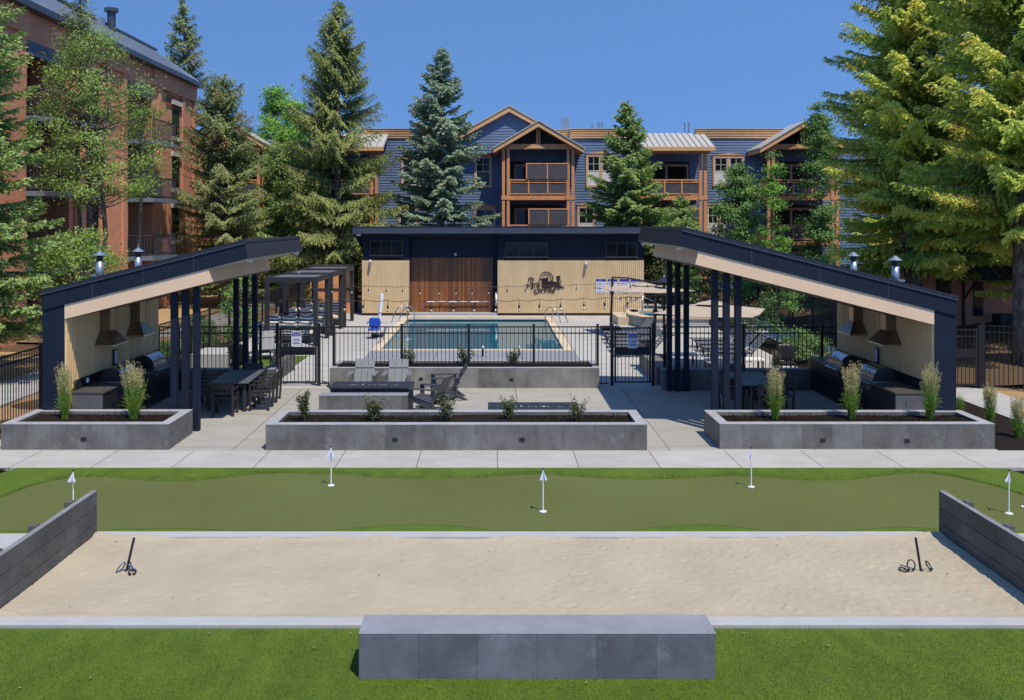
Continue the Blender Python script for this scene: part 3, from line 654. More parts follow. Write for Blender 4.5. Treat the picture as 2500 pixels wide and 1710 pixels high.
# ================================================================== SHELTERS
def ribbed(mb, a0, a1, z0, z1, pos, out, axis='x', step=.1, w=.062, d=.022, zf=None):
    """battens on a wall; axis x: wall runs along X at Y=pos; out = direction the battens stand proud"""
    n = int(round((a1-a0)/step))
    for i in range(n):
        a = a0+(i+.5)*(a1-a0)/n; zt = z1 if zf is None else zf(a)
        lo, hi = min(pos, pos+out*d), max(pos, pos+out*d)
        if axis == 'x': mb.box(a-w/2, a+w/2, lo, hi, z0, zt)
        else: mb.box(lo, hi, a-w/2, a+w/2, z0, zt)
    return mb
def shelter(label, xh, zh, xl, zl, y0, y1, legw, bx_h, posts, pz0, side):
    """side=+1: low end on the right"""
    r = thing("open_shelter", label, "shelter", ((xh+xl)/2, (y0+y1)/2, 0), group="open shelters either side of the patio")
    sl = (zh-zl)/(xh-xl); th = math.atan(sl); c = math.cos(th)
    u = Vector((math.cos(th), math.sin(th)))*(1 if xh > xl else -1); nrm = Vector((-math.sin(th), math.cos(th)))
    line = lambda x: zl+(x-xl)*sl
    T, t2 = .345, .30
    Hp = Vector((xh, zh)); Hb = Hp-nrm*T
    zb = lambda x: line(x)-T/c
    # roof box (the fascia is its front face)
    MB().prism([(xl, zl), (xh, zh), (Hb.x, Hb.y), (xl, zb(xl))][::(1 if xh > xl else -1)], y0, y1).build("roof", 'navy', r)
    Hc = Hp+nrm*.005; Ht = Hp+nrm*.085; e = .02*(1 if xh > xl else -1)
    MB().prism([(xl-e, line(xl-e)+.005/c), (Hc.x+e, Hc.y+e*sl), (Ht.x+e, Ht.y+e*sl), (xl-e, line(xl-e)+.085/c)][::(1 if xh > xl else -1)], y0-.02, y1+.02).build("roof_cap", 'capmetal', r)
    MB().prism([(xl-e*1.2, line(xl-e*1.2)-.012), (Hp.x+e*1.3, Hp.y+e*1.3*sl-.012), (Hp.x+e*1.3, Hp.y+e*1.3*sl+.005), (xl-e*1.2, line(xl-e*1.2)+.005)][::(1 if xh > xl else -1)], y0-.026, y0-.0205).build("drip_edge", 'dripline', r)
    # side fascia panel (greyer cladding on the high end)
    a = Hp+u*.004; b = Hb+u*.004; a2 = Hp+u*.001; b2 = Hb+u*.001
    MB().prism([(a.x, a.y), (b.x, b.y), (b2.x, b2.y), (a2.x, a2.y)], y0+.004, y1-.004).build("end_fascia", 'charcoal', r)
    for q in (.25, .5, .75):
        X = xl+(xh-xl)*q; MB().prism([(X-.004, line(X)-.015), (X+.004, line(X)-.015), (X+.004, zb(X)+.004), (X-.004, zb(X)+.004)], y0-.004, y0-.001).build("fascia_seam", 'dripline', r)
    # pale eave sheet and beige band box below the roof
    xi = xl+legw*(1 if xh > xl else -1)
    s2 = lambda x, d: (x, zb(x)-d/c)
    MB().prism([s2(xi, .003), s2(Hb.x-u.x*.02, .003), s2(Hb.x-u.x*.02, .012), s2(xi, .012)], y0+.01, y1-.01).build("eave", 'eave', r)
    bt = Vector(s2(bx_h, .0125)); bb = bt-nrm*t2
    MB().prism([s2(xi, .0125), (bt.x, bt.y), (bb.x, bb.y), s2(xi, .0125+t2*1.0)][::(1 if xh > xl else -1)], y0+.025, y1-.35).build("beige_band", 'soffit_band', r)
    MB().prism([s2(xi, .014+t2), (bb.x-u.x*.03, zb(bb.x-u.x*.03)-(.014+t2)/c), (bb.x-u.x*.03, zb(bb.x-u.x*.03)-(.022+t2)/c), s2(xi, .022+t2)], y0+.14, y1-.37).build("ceiling", 'soffit', r)
    # end wall
    zi = zb(xi)
    MB().prism([(xl, -.03), (xi, -.03), (xi, zi-.003), (xl, zb(xl)-.003)][::(1 if xh > xl else -1)], y0+.03, y1-.1).build("end_wall", 'navy', r)
    sgn = 1 if xh > xl else -1
    tw = MB().box(min(xi, xi+sgn*.006), max(xi, xi+sgn*.006), y0+.035, y1-.1, 0, zi-t2/c-.02)
    ribbed(tw, y0+.05, y1-.12, .95, zi-t2/c-.02, xi+sgn*.0065, sgn, 'y', .1); tw.build("inner_cladding", 'tan_lifted', r)
    sc_ = MB().box(min(xi+sgn*.03, xi+sgn*.05), max(xi+sgn*.03, xi+sgn*.05), y0+.4, y1-.14, .9, 1.12); sc_.build("splashback", 'iron', r)
    for X, Y in posts:
        zt = zb(X)-t2/c-.03
        p = MB().box(X-.07, X+.07, Y-.07, Y+.07, 0, zt).build("post", 'navy', r, bevel=.006)
    # small security light under the high corner
    for yy in (y0+.6, y1-.3):
        q = Hb-u*.12
        l = MB().cbox((q.x, yy, q.y-.05), (.12, .12, .05)).build("flood_light", 'white', r); MB().cone((q.x, yy, q.y-.13), .02, .05, .055, 8).build("lens", 'galv', l)
    return r, line, sgn, xi
LP = [(-7.15, 20.27), (-6.9, 20.27), (-6.65, 20.27), (-7.12, 25.05), (-6.86, 25.05), (-6.6, 25.05)]
RP = [(5.0, 20.27), (5.26, 20.27), (5.52, 20.27), (4.92, 25.05), (5.15, 25.05), (5.39, 25.05)]
shL, lineL, sgL, xiL = shelter("smaller dark navy open shelter with sloping roof on the left of the patio", -5.48, 4.225, -9.95, 3.10, 19.9, 25.6, .49, -5.86-.42, LP, 0, -1)
shR, lineR, sgR, xiR = shelter("larger dark navy open shelter with sloping roof on the right of the patio", 4.215, 4.50, 10.26, 2.974, 19.9, 25.6, .49, 4.56, RP, 0, 1)

def hood(label, xw, sgn, ya, yb, z, ztop):
    r = thing("range_hood", label, "range hood", (xw, (ya+yb)/2, z), group="steel hoods over the grills"); xo = xw+sgn*.47; ym = (ya+yb)/2; xm = xw+sgn*.16
    MB().box(min(xw, xo), max(xw, xo), ya, yb, z, z+.035).build("rim", 'steel', r)
    m = MB(); q = sorted((xw, xo)); d = sorted((xw+sgn*.03, xw+sgn*.26))
    m.add([(q[0], ya, z+.036), (q[1], ya, z+.036), (q[1], yb, z+.036), (q[0], yb, z+.036), (d[0], ym-.14, z+.34), (d[1], ym-.14, z+.34), (d[1], ym+.14, z+.34), (d[0], ym+.14, z+.34)],
          [(0, 3, 2, 1), (4, 5, 6, 7), (0, 1, 5, 4), (1, 2, 6, 5), (2, 3, 7, 6), (3, 0, 4, 7)]); m.build("canopy", 'hoodsteel', r)
    MB().box(d[0], d[1], ym-.135, ym+.135, z+.341, ztop).build("duct", 'hoodsteel', r)
hood("stainless hood over the nearer grill in the left shelter", -9.44, 1, 21.38, 22.2, 1.74, 2.60)
hood("stainless hood over the farther grill in the left shelter", -9.44, 1, 23.2, 24.02, 1.74, 2.60)
hood("stainless hood over the nearer grill in the right shelter", 9.75, -1, 21.43, 22.3, 1.74, 2.45)
hood("stainless hood over the farther grill in the right shelter", 9.75, -1, 23.4, 24.25, 1.74, 2.45)

def counter(label, xw, sgn, xf, y0, y1):
    r = thing("grill_counter", label, "outdoor kitchen counter", (xw, (y0+y1)/2, 0), group="outdoor kitchen counters"); q = sorted((xw+sgn*.055, xf))
    MB().box(q[0], q[1]-.02 if sgn < 0 else q[1]-.02, y0+.02, y1, 0, .86).build("base", 'iron', r)
    MB().box(q[0]-.0, q[1]+.0, y0, y1+.02, .861, .905).build("countertop", 'counter', r, bevel=.004)
    MB().box(q[0]+.02, q[1]-.03, y0+.012, y0+.019, .02, .85).build("end_panel", 'greypanel', r)
    for k in range(5):
        a = y0+.9+k*.9; xf2 = xf+(-.0 if sgn > 0 else 0)
        lo, hi = sorted((xf-sgn*.019, xf-sgn*.012)) if sgn > 0 else sorted((xf+.0005, xf-.006))
        if abs(a-21.8) > 2 or True: MB().box(lo, hi, a-.38, a+.38, .1, .55).build("cabinet_door", 'black', r)
counter("dark outdoor kitchen counter along the wall of the left shelter", -9.44, 1, -8.66, 20.08, 25.3)
counter("dark outdoor kitchen counter along the wall of the right shelter", 9.75, -1, 8.94, 20.0, 25.4)

def grill(label, xf, sgn, yc, first=[None]):
    """built facing +X; sgn=-1 turns it round"""
    if first[0] is None:
        r = thing("built_in_grill", label, "grill", group="stainless grills set in the counters"); w = .42
        prof = [(.0, .0)]+[(-.02-.27+.27*math.cos(a), .03+.30*math.sin(a)) for a in np.linspace(0.05, math.pi-.25, 12)]+[(-.58, .0)]
        MB().prism(prof, -w, w).build("lid", 'steel', r, False)
        for s in (-1, 1): MB().prism([(p[0]*.99-.003, p[1]*.985) for p in prof], s*w-.004*(s < 0), s*w+.004*(s > 0)).build("lid_end", 'iron', r)
        f = MB().prism([(.0, -.01), (.085, -.06), (.075, -.20), (.0, -.20)], -w, w).build("control_panel", 'steel', r)
        for k in range(4): 
            y = -w+.13+k*.19; MB().cbox((.087, y, -.125), (.02, .14, .085)).build("knob_plate", 'greypanel', f); MB().tube([(.098, y, -.125), (.125, y, -.125)], .028, 8).build("knob", 'black', f)
        h = MB().tube([(.055, -w+.06, .07), (.055, w-.06, .07)], .013, 8); h.bar((.0, -w+.1, .09), (.055, -w+.1, .07), .014); h.bar((.0, w-.1, .09), (.055, w-.1, .07), .014); h.build("handle", 'steel', r)
        MB().cbox((-.045, 0, .235), (.012, .03, .07), Matrix.Rotation(R(-40), 3, 'Y')).build("gauge", 'black', r)
        MB().box(-.6, .0, -w-.03, w+.03, -.012, -.001).build("tray", 'steel', r)
        first[0] = r; r.location = (xf, yc, .918); r.rotation_euler = (0, 0, 0 if sgn > 0 else math.pi); return r
    return dup(first[0], (xf, yc, .918), 0 if sgn > 0 else math.pi, label)
grill("stainless grill near the end of the counter in the left shelter", -8.72, 1, 21.75)
grill("stainless grill at the far end of the counter in the left shelter", -8.72, 1, 23.7)
grill("stainless grill nearer the planter in the right shelter", 8.99, -1, 21.75)
grill("stainless grill at the far end of the counter in the right shelter", 8.99, -1, 23.75)
for xw, sgn, y, lab in ((-9.405, 1, 22.45, "white notice in black frame between the hoods of the left shelter"), (9.715, -1, 22.75, "white notice in black frame between the hoods of the right shelter")):
    r = thing("framed_notice", lab, "framed notice", (xw, y, 1.3)); q = sorted((xw, xw+sgn*.03))
    MB().box(q[0], q[1], y-.11, y+.11, 1.14, 1.52).build("frame", 'black', r); q = sorted((xw+sgn*.0305, xw+sgn*.034)); MB().box(q[0], q[1], y-.085, y+.085, 1.17, 1.49).build("sheet", 'signwhite', r)
r = thing("wall_light", "small round lit wall light at the near end of the left counter", "wall light", (-9.35, 20.7, 1.0)); MB().rbox((-9.36, 20.75, 1.05), (.07, .16, .17), 3, 8).build("bezel", 'black', r); MB().rbox((-9.33, 20.76, 1.05), (.06, .1, .11), 3, 8).build("lens", 'white', r)

def roof_vent(label, x, y, line, h=.52, first=[None]):
    z = line(x)+.05
    if first[0] is None:
        r = thing("roof_vent", label, "roof vent", group="capped flue pipes on the shelter roofs")
        MB().tube([(0, 0, -.05), (0, 0, h-.06)], .09, 14).build("pipe", 'galv', r, True)
        MB().tube([(0, 0, h-.06), (0, 0, h+.07)], .072, 14).build("collar", 'capmetal', r, True)
        MB().cone((0, 0, h+.07), .165, .01, .11, 16).build("rain_cap", 'galv', r)
        first[0] = r; r.location = (x, y, z); return r
    return dup(first[0], (x, y, z), 0, label)
roof_vent("capped flue pipe nearer the low end of the left shelter roof", -9.28, 21.3, lineL)
roof_vent("capped flue pipe second from the low end of the left shelter roof", -9.2, 23.4, lineL, .6)
roof_vent("capped flue pipe on the right shelter roof closer to the low end", 9.57, 21.4, lineR)
roof_vent("capped flue pipe on the right shelter roof farther from the low end", 9.5, 23.7, lineR)
for x, y, lab, line in ((-9.45, 22.0, "flat pale box vent low on the left shelter roof", lineL), (9.85, 22.3, "flat pale box vent low on the right shelter roof", lineR)):
    r = thing("box_vent", lab, "roof vent", (x, y, line(x)+.09)); MB().box(x-.2, x+.2, y-.2, y+.2, line(x)+.0, line(x)+.16).build("body", 'galv', r); MB().box(x-.25, x+.25, y-.25, y+.25, line(x)+.161, line(x)+.2).build("lid", 'galv', r)

# ================================================================== POOL HOUSE
r = ph = thing("pool_house", "low flat pool house with beige ribbed walls and dark navy sloping roof beyond the pool", "pool house", (.5, 46, 0))
YW = 45.5; ZT = 4.14
MB().box(-6.55, -4.2, YW, 50.8, 0.0, ZT-.1).build("wall", 'navy', r); MB().box(.28, 7.62, YW, 50.8, 0.0, ZT-.1).build("wall", 'navy', r)
MB().box(-4.2, .28, YW+.54, YW+.7, 0.1, ZT-.1).build("recess_wall", 'navy', r)
m = MB().box(-4.19, .03, YW+.52, YW+.5395, .14, 2.9); m.build("cedar_cladding", 'cedar', r)
MB().box(-4.199, .279, YW+.02, YW+.5, .0, .13).build("entry_step", 'kerb', r)
for x0, x1 in ((-6.57, -4.19), (.27, 7.64)):
    m = MB().box(x0, x1, YW-.02, YW-.001, .13, 2.78); ribbed(m, x0+.03, x1-.03, .13, 2.78, YW-.021, -1, 'x', .1, .07, .03); m.build("beige_cladding", 'tan', r)
    MB().box(x0, x0+.025, YW-.056, YW-.0205, .13, 2.78).box(x1-.025, x1, YW-.056, YW-.0205, .13, 2.78).build("corner_trim", 'soffit_band', r)
    MB().box(x0+.1, x1-.02, YW-.012, YW-.001, .0, .125).build("plinth", 'rust', r)
    m = MB(); ribbed(m, x0+.03, x1-.03, 2.80, 4.0, YW-.001, -1, 'x', .1, .06, .02); m.build("navy_cladding", 'navy', r)
def clerestory(xa, xb, za, zb_, bars):
    m = MB(); t = .05; y0, y1 = YW-.075, YW-.022
    m.box(xa, xb, y0, y1, za, za+t); m.box(xa, xb, y0, y1, zb_-t, zb_); m.box(xa, xa+t, y0, y1, za+t, zb_-t); m.box(xb-t, xb, y0, y1, za+t, zb_-t)
    for k in range(1, bars): q = xa+(xb-xa)*k/bars; m.box(q-.02, q+.02, y0+.005, y1, za+t, zb_-t)
    w = m.build("window", 'charcoal', ph); MB().box(xa+t, xb-t, YW-.045, YW-.035, za+t, zb_-t).build("pane", 'glass', w)
    MB().box(xa-.03, xb+.03, YW-.10, YW-.0755, za-.03, za+.005).build("sill", 'charcoal', w)
clerestory(-6.18, -4.53, 3.02, 3.78, 3); clerestory(.63, 2.79, 2.94, 3.70, 3); clerestory(5.71, 7.32, 2.94, 3.70, 3)
y0 = 44.98; xl_, xr_ = -6.97, 8.05; sl = .27
MB().prism([(y0, 4.15), (y0, 4.46), (51.6, 4.46-sl*6.62), (51.6, 4.15-sl*6.62)], xl_, xr_, 'x').build("roof", 'navy', ph)
MB().box(xl_-.004, xr_+.004, y0-.02, y0-.001, 4.145, 4.46).build("fascia", 'navy_face', ph)
MB().prism([(y0-.035, 4.4605), (y0-.035, 4.50), (51.62, 4.50-sl*6.6), (51.62, 4.4605-sl*6.6)], xl_-.02, xr_+.02, 'x').build("roof_cap", 'capmetal', ph)
for x, z in ((-6.14, 2.72), (4.72, 2.60)):
    l = MB().box(x-.05, x+.05, YW-.20, YW-.052, z-.0, z+.1).build("wall_lamp", 'white', ph); MB().box(x-.045, x+.045, YW-.26, YW-.14, z-.22, z-.001).build("lamp_shade", 'galv', l)
MB().box(-1.93, -1.83, YW+.48, YW+.519, 3.0, 3.14).build("junction_box", 'galv', ph)
MB().cbox((-6.7, 45.15, 4.08), (.2, .12, .1)).build("eave_light", 'white', ph)
# small four letters-height hooks row under the notices
for k in range(4): MB().box(6.45+k*.26, 6.51+k*.26, YW-.09, YW-.0525, .83, .95).build("hook", 'steel', ph)

# sign on the pool house
lg = thing("building_sign", "dark brown cut steel train emblem with script lettering on the beige wall", "sign", (1.9, YW-.07, 1.9))
LX = lambda x: (1260+.1377*x-1202)*.02068; LZ = lambda y: 4.67-(650+.1377*y-545)*.02068
def shape(pts, mb, y0=YW-.085, y1=YW-.062): mb.prism([(LX(a), LZ(b)) for a, b in pts][::-1], y0, y1)
m = MB(); shape([(452, 232), (418, 226), (420, 218), (515, 212), (540, 205), (552, 180), (560, 205), (572, 222), (572, 270), (590, 272), (600, 262), (612, 262), (620, 248), (636, 248), (640, 262), (655, 272), (728, 276), (728, 232), (710, 175), (790, 175), (768, 232), (765, 290), (770, 340), (795, 350), (860, 388), (740, 388), (735, 375), (690, 378), (670, 362), (640, 362), (600, 385), (500, 388), (452, 380)], m)
m.build("train", 'logo', lg)
m = MB()
for rad in (118, 78): m.tube([(LX(535+rad*math.cos(a)), YW-.075, LZ(220-rad*math.sin(a))) for a in np.linspace(-.4, math.pi+.35, 26)], .017 if rad > 100 else .013, 5)
m.build("arch", 'logo', lg)
m = MB(); m.box(LX(452), LX(500), YW-.0925, YW-.0855, LZ(262), LZ(240)); 
for cx_ in (520, 600, 690, 735): m.tube([(LX(cx_+20*math.cos(a)), YW-.08, LZ(378-20*math.sin(a))) for a in np.linspace(0, 6.28, 13)], .008, 4)
m.tube([(LX(778), YW-.08, LZ(235)), (LX(800), YW-.08, LZ(275)), (LX(775), YW-.08, LZ(310)), (LX(800), YW-.08, LZ(345))], .012, 5); m.build("fittings", 'logo', lg)
text("ark", .36, (LX(335), YW-.075, LZ(315)), 'logo', lg, shear=.35, sx=1.0, depth=.012)
text("tation", .36, (LX(530), YW-.075, LZ(425)), 'logo', lg, shear=.35, sx=1.05, depth=.012)
def swirl(pts, w): 
    p = smooth_poly([(LX(a), LZ(b)) for a, b in pts], 5); return [(q[0], YW-.075, q[1]) for q in p]
m = MB(); m.tube(swirl([(235, 255), (215, 240), (235, 212), (275, 203), (305, 225), (300, 262), (265, 280)], 1), .02, 5)
m.tube(swirl([(268, 215), (250, 290), (232, 350), (205, 368), (185, 345), (195, 318), (215, 322), (215, 340)], 1), .02, 5); m.build("letter_swash", 'logo', lg)
m = MB(); m.tube(swirl([(420, 372), (400, 350), (375, 372), (385, 400), (402, 430), (385, 470), (345, 485), (318, 460), (325, 430), (350, 428), (358, 450)], 1), .021, 5)
m.tube(swirl([(345, 378), (300, 372), (265, 385), (270, 398), (300, 400)], 1), .013, 5); m.tube(swirl([(618, 400), (625, 455), (645, 472), (670, 462), (675, 440), (655, 430), (645, 445)], 1), .015, 5); m.build("letter_swash", 'logo', lg)

for k, (xa, xb, lab) in enumerate(((5.23, 5.74, "leftmost notice board with blue header on the beige wall"), (5.80, 6.31, "second notice board from the left on the beige wall"), (6.40, 6.91, "third notice board from the left on the beige wall"), (6.97, 7.48, "rightmost notice board with blue header on the beige wall"))):
    r = thing("notice_board", lab, "notice board", ((xa+xb)/2, YW-.06, 1.5), group="notice boards on the pool house")
    MB().box(xa, xb, YW-.066, YW-.054, 1.16, 1.86).build("panel", 'signwhite', r); MB().box(xa+.01, xb-.01, YW-.072, YW-.0665, 1.72, 1.85).build("header", 'signblue', r)
    text(("POOL RULES", "POOL", "WARNING", "NOTICE")[k] if k < 0 else ("POOL", "POOL", "", "")[k], .075, ((xa+xb)/2-.05, YW-.075, 1.785), 'signwhite', r, depth=.002) if k < 2 else None
    m = MB()
    for q in range(7): m.box(xa+.05, xb-.05-.07*((q*7+k*3) % 4), YW-.0695, YW-.0665, 1.22+q*.065, 1.238+q*.065)
    m.build("print", 'signtext', r)
r = thing("pool_pole", "long white telescopic pool pole hung on the cedar wall", "pool pole", (-1.8, YW+.42, .68)); MB().tube([(-3.35, YW+.40, .66), (-.13, YW+.40, .66)], .028, 8).build("pole", 'white', r); MB().box(-2.6, -2.55, YW+.4, YW+.519, .63, .70).box(-.9, -.85, YW+.4, YW+.519, .63, .70).build("bracket", 'steel', r)
m = MB(); m.tube([(-3.35, YW+.40, .66), (-3.55, YW+.38, .5), (-3.6, YW+.36, .25)], .012, 6); m.build("hose", 'blue', r)
r = thing("life_ring", "white life ring hanging on the dark side of the entry recess", "life ring", (.2, YW+.25, .8)); m = MB(); m.tube([(.2, YW+.26+.3*math.cos(a), .82+.32*math.sin(a)) for a in np.linspace(0, 2*math.pi, 21)], .055, 8, False); m.build("ring", 'white', r, True); m = MB(); m.tube([(.15, YW+.2, 1.1), (.14, YW+.05, .6), (.15, YW+.15, .35)], .012, 5); m.build("rope", 'white', r)

# ================================================================== POOL
PX0, PX1, PY0, PY1 = -4.1, 2.62, 33.2, 43.8
c = .34
m = MB().box(PX0-c, PX0, PY0-c, PY1+c, -.05, .03).box(PX1, PX1+c, PY0-c, PY1+c, -.05, .03).box(PX0, PX1, PY0-c, PY0, -.05, .03).box(PX0, PX1, PY1, PY1+c, -.05, .10)
tag(m.build("pool_coping", 'coping'), kind='structure')
struct("pool_tile_band", MB().box(PX0-.02, PX0+.001, PY0, PY1, -.07, -.0495).box(PX1-.001, PX1+.02, PY0, PY1, -.07, -.0495).box(PX0, PX1, PY1-.001, PY1+.02, -.07, -.0495), 'tile')
struct("pool_cover_lid", MB().box(PX0+.02, PX1-.02, PY1-.26, PY1-.002, .0, .035), 'kerb')
w = MB(); w.add([(PX0, PY0, -.055), (PX1, PY0, -.055), (PX1, PY1, -.055), (PX0, PY1, -.055)], [(0, 1, 2, 3)]); struct("pool_water", w, 'water')
# ================================================================== FENCES AND GATES
def fence(label, pts, posts, h=1.71, group="black metal picket fences", step=.115, zb=0., base=.07):
    """pts: polyline (x,y); posts: list of parameters (distance along) where posts stand"""
    r = thing("picket_fence", label, "fence", (pts[0][0], pts[0][1], 0), group=group); m = MB(); tot = 0
    for (a, b) in zip(pts[:-1], pts[1:]):
        A = Vector((*a, 0)); B = Vector((*b, 0)); L = (B-A).length; u = (B-A)/L
        for z in (h-.02, h-.20, zb+base): m.bar(A+Vector((0, 0, z)), B+Vector((0, 0, z)), .028, .034)
        n = int(L/step)
        for i in range(n):
            p = A+u*(i+.5)*L/n; m.box(p.x-.0085, p.x+.0085, p.y-.0085, p.y+.0085, zb+base-.03, h-.03)
        for d in posts:
            if tot-1e-4 <= d < tot+L+1e-4:
                p = A+u*(d-tot); MB().box(p.x-.034, p.x+.034, p.y-.034, p.y+.034, zb-.04, h+.045).box(p.x-.04, p.x+.04, p.y-.04, p.y+.04, h+.0455, h+.06).build("post", 'black', r)
        tot += L
    p = m.build("railing", 'black', r); return r
YF = 25.86
fence("black picket fence standing on the planter in front of the pool", [(-4.55, YF), (3.02, YF)], [0.0, 1.95, 3.87, 5.74, 7.57], zb=.5, base=.10)
fence("short black fence panel between the left gate and the pool planter", [(-4.95, YF), (-4.62, YF)], [])
fence("short black fence panel between the pool planter and the right gate", [(3.06, YF), (3.34, YF)], [])
fence("black fence run behind the left shelter up to the left gate", [(-9.85, YF), (-6.6, YF)], [0, 1.15, 3.2])
fence("black fence run behind the right shelter beyond the dining table", [(4.85, YF), (9.9, YF)], [.1, 2.35, 4.6])
fence("black picket fence running toward the camera at the left edge of the patio", [(-10.88, 21.7), (-10.88, 16.9)], [0, 2.4, 4.8])
fence("black perimeter fence along the left side of the pool deck", [(-9.95, 26.0), (-9.95, 46.0)], [0, 3.3, 5.7, 8.1, 10.5, 13, 15.5, 18], h=1.65)
fence("black perimeter fence along the right side of the pool deck", [(13.15, 29.5), (13.15, 47.6), (7.7, 47.6)], [0, 2.5, 5, 7.5, 10, 12.5, 15, 18.05, 21], h=1.7)
fence("black fence run right of the right shelter beside the side gate", [(10.6, 25.45), (12.35, 25.45)], [0, 1.75], h=1.73)
fence("tall black picket fence curving toward the camera right of the side gate", [(13.85, 25.45), (15.0, 24.9), (17.6, 23.0), (20, 21.2)], [0, 1.27, 4.4], h=1.8)
def gate(label, x0, x1, y, slab, sign, lab2):
    r = thing("pool_gate", label, "gate", ((x0+x1)/2, y, 0), group="black metal gates"); m = MB(); h = 1.69
    for x in (x0, x1-.05): m.box(x, x+.05, y-.025, y+.025, .08, h)
    for z in (.09, h-.05, h-.24): m.box(x0+.05, x1-.05, y-.02, y+.02, z, z+.04)
    m.build("frame", 'black', r); n = int((x1-x0-.1)/.105); m = MB()
    for i in range(n): q = x0+.05+(i+.5)*(x1-x0-.1)/n; m.box(q-.0085, q+.0085, y-.0085, y+.0085, .13, h-.05)
    m.build("pickets", 'black', r)
    if slab: MB().box(x0+.052, x1-.052, y-.03, y-.021, .885, 1.12).build("latch_plate", 'black', r)
    for x in (x0-.11, x1+.02): MB().box(x, x+.085, y-.045, y+.045, -.03, 1.80).build("gate_post", 'black', r, bevel=.005)
    if sign:
        sx0, sx1, z0, z1 = sign; s = thing("gate_sign", lab2, "sign", ((sx0+sx1)/2, y-.04, (z0+z1)/2), group="pool hours signs on the gates"); c_ = .03
        def rr(e): a, b, c1, d = sx0+e, sx1-e, z0+e, z1-e; return [(a+c_, c1), (b-c_, c1), (b-c_*.3, c1+c_*.3), (b, c1+c_), (b, d-c_), (b-c_*.3, d-c_*.3), (b-c_, d), (a+c_, d), (a+c_*.3, d-c_*.3), (a, d-c_), (a, c1+c_), (a+c_*.3, c1+c_*.3)]
        MB().prism(rr(0), y-.045, y-.035).build("panel", 'signwhite', s)
        H_ = z1-z0; MB().box(sx0+.02, sx1-.02, y-.049, y-.0455, z1-.025-H_*.26, z1-.025).build("header", 'signblue', s); cx_ = (sx0+sx1)/2
        text("POOL & SPA", .056, (cx_, y-.051, z1-.06), 'signwhite', s, depth=.001); text("HOURS", .056, (cx_, y-.051, z1-.112), 'signwhite', s, depth=.001)
        m = MB()
        for q, (w, z) in enumerate(((.075, .47), (.115, .39), (.08, .24), (.12, .17))): m.box(cx_-w, cx_+w, y-.0475, y-.0455, z0+H_*z, z0+H_*z+.022)
        m.build("print", 'signtext', s)
    return r
gate("black metal gate left of the pool planter with a dark latch plate", -6.1, -5.04, YF, True, (-5.76, -5.47, 1.13, 1.57), "white sign with blue header on the left pool gate")
gate("black metal gate right of the pool planter with a dark latch plate", 3.50, 4.55, YF, True, (3.88, 4.16, 1.08, 1.52), "white sign with blue header on the right pool gate")
gate("black side gate right of the right shelter", 12.47, 13.7, 25.45, True, (10.76, 10.95, 1.2, 1.55), "small blue and white sign on the fence right of the right shelter")
r = thing("keypad", "small pale keypad on the post of the left pool gate", "keypad", (-6.2, 25.78, .36)); MB().box(-6.27, -6.13, 25.72, 25.8, .27, .47).build("body", 'white', r, bevel=.01); MB().tube([(-6.2, 25.78, 0), (-6.2, 25.78, .27)], .02, 6).build("pipe", 'galv', r)

# ================================================================== PATIO FURNITURE
def adirondack(mat):
    """faces +Y, origin on the ground under the seat centre"""
    r = thing("adirondack_chair", "x", "chair"); w = .29
    m = MB(); 
    for k in range(6):
        q = k/5; y = .27-.50*q; z = .37-.15*q; m.cbox((0, y, z), (2*w-.02, .088, .022), Matrix.Rotation(R(16), 3, 'X'))
    m.build("seat", mat, r)
    m = MB(); tl = R(-25) ; rot = Matrix.Rotation(R(30), 3, 'X')
    for k in range(3): m.cbox((-.18+.18*k, -.40, .545), (.168, .022, .82), rot)
    bk = m.build("backrest", mat, r)
    m = MB(); m.cbox((0, -.36, .43), (.53, .022, .07), rot); m.cbox((0, -.47, .72), (.53, .02, .06), rot); m.build("back_brace", mat, bk)
    for s in (-1, 1):
        MB().cbox((s*(w+.04), -.03, .60), (.125, .72, .024)).build("armrest", mat, r)
        MB().box(s*w-.014+s*.02, s*w+.014+s*.02, .23, .34, 0, .588).build("leg", mat, r)
        MB().prism([(.32, .30), (.32, .40), (-.28, .24), (-.62, .0), (-.50, .0)][::-1], s*w-.012, s*w+.012, 'x').build("leg", mat, r)
        MB().box(s*w-.012+s*.03, s*w+.012+s*.03, -.34, -.28, .12, .588).build("arm_support", mat, r)
    return r
AD = adirondack('adiron'); AD.location = (-3.51, 24.35, 0); AD.rotation_euler = (0, 0, math.pi); AD["label"] = "grey slatted garden chair facing the camera behind the left end of the fire table"; AD["group"] = "grey garden chairs round the fire table"
g = AD["group"]
dup(AD, (-2.58, 24.35, 0), math.pi, "grey slatted garden chair facing the camera behind the right end of the fire table", g)
dup(AD, (-7.7, 30.9, 0), R(200), "grey garden chair beyond the left gate in front of the striped sofas", "grey garden chairs on the pool deck")
DA = adirondack('shadeadiron'); DA.location = (-6.75, 28.9, 0); DA.rotation_euler = (0, 0, R(25)); DA["label"] = "dark garden chair just beyond the left pool gate"; DA["group"] = "grey garden chairs on the pool deck"
dup(DA, (-7.9, 28.6, 0), R(-10), "dark garden chair beyond the fence beside the pale concrete block", "grey garden chairs on the pool deck")
dup(DA, (-1.62, 22.35, 0), R(68), "shade-toned grey garden chair turned away at the right end of the left fire table", "grey garden chairs round the fire table")
dup(DA, (-1.28, 23.95, 0), R(97), "shade-toned grey garden chair seen side on in front of the retaining planter", "grey garden chairs round the fire table")

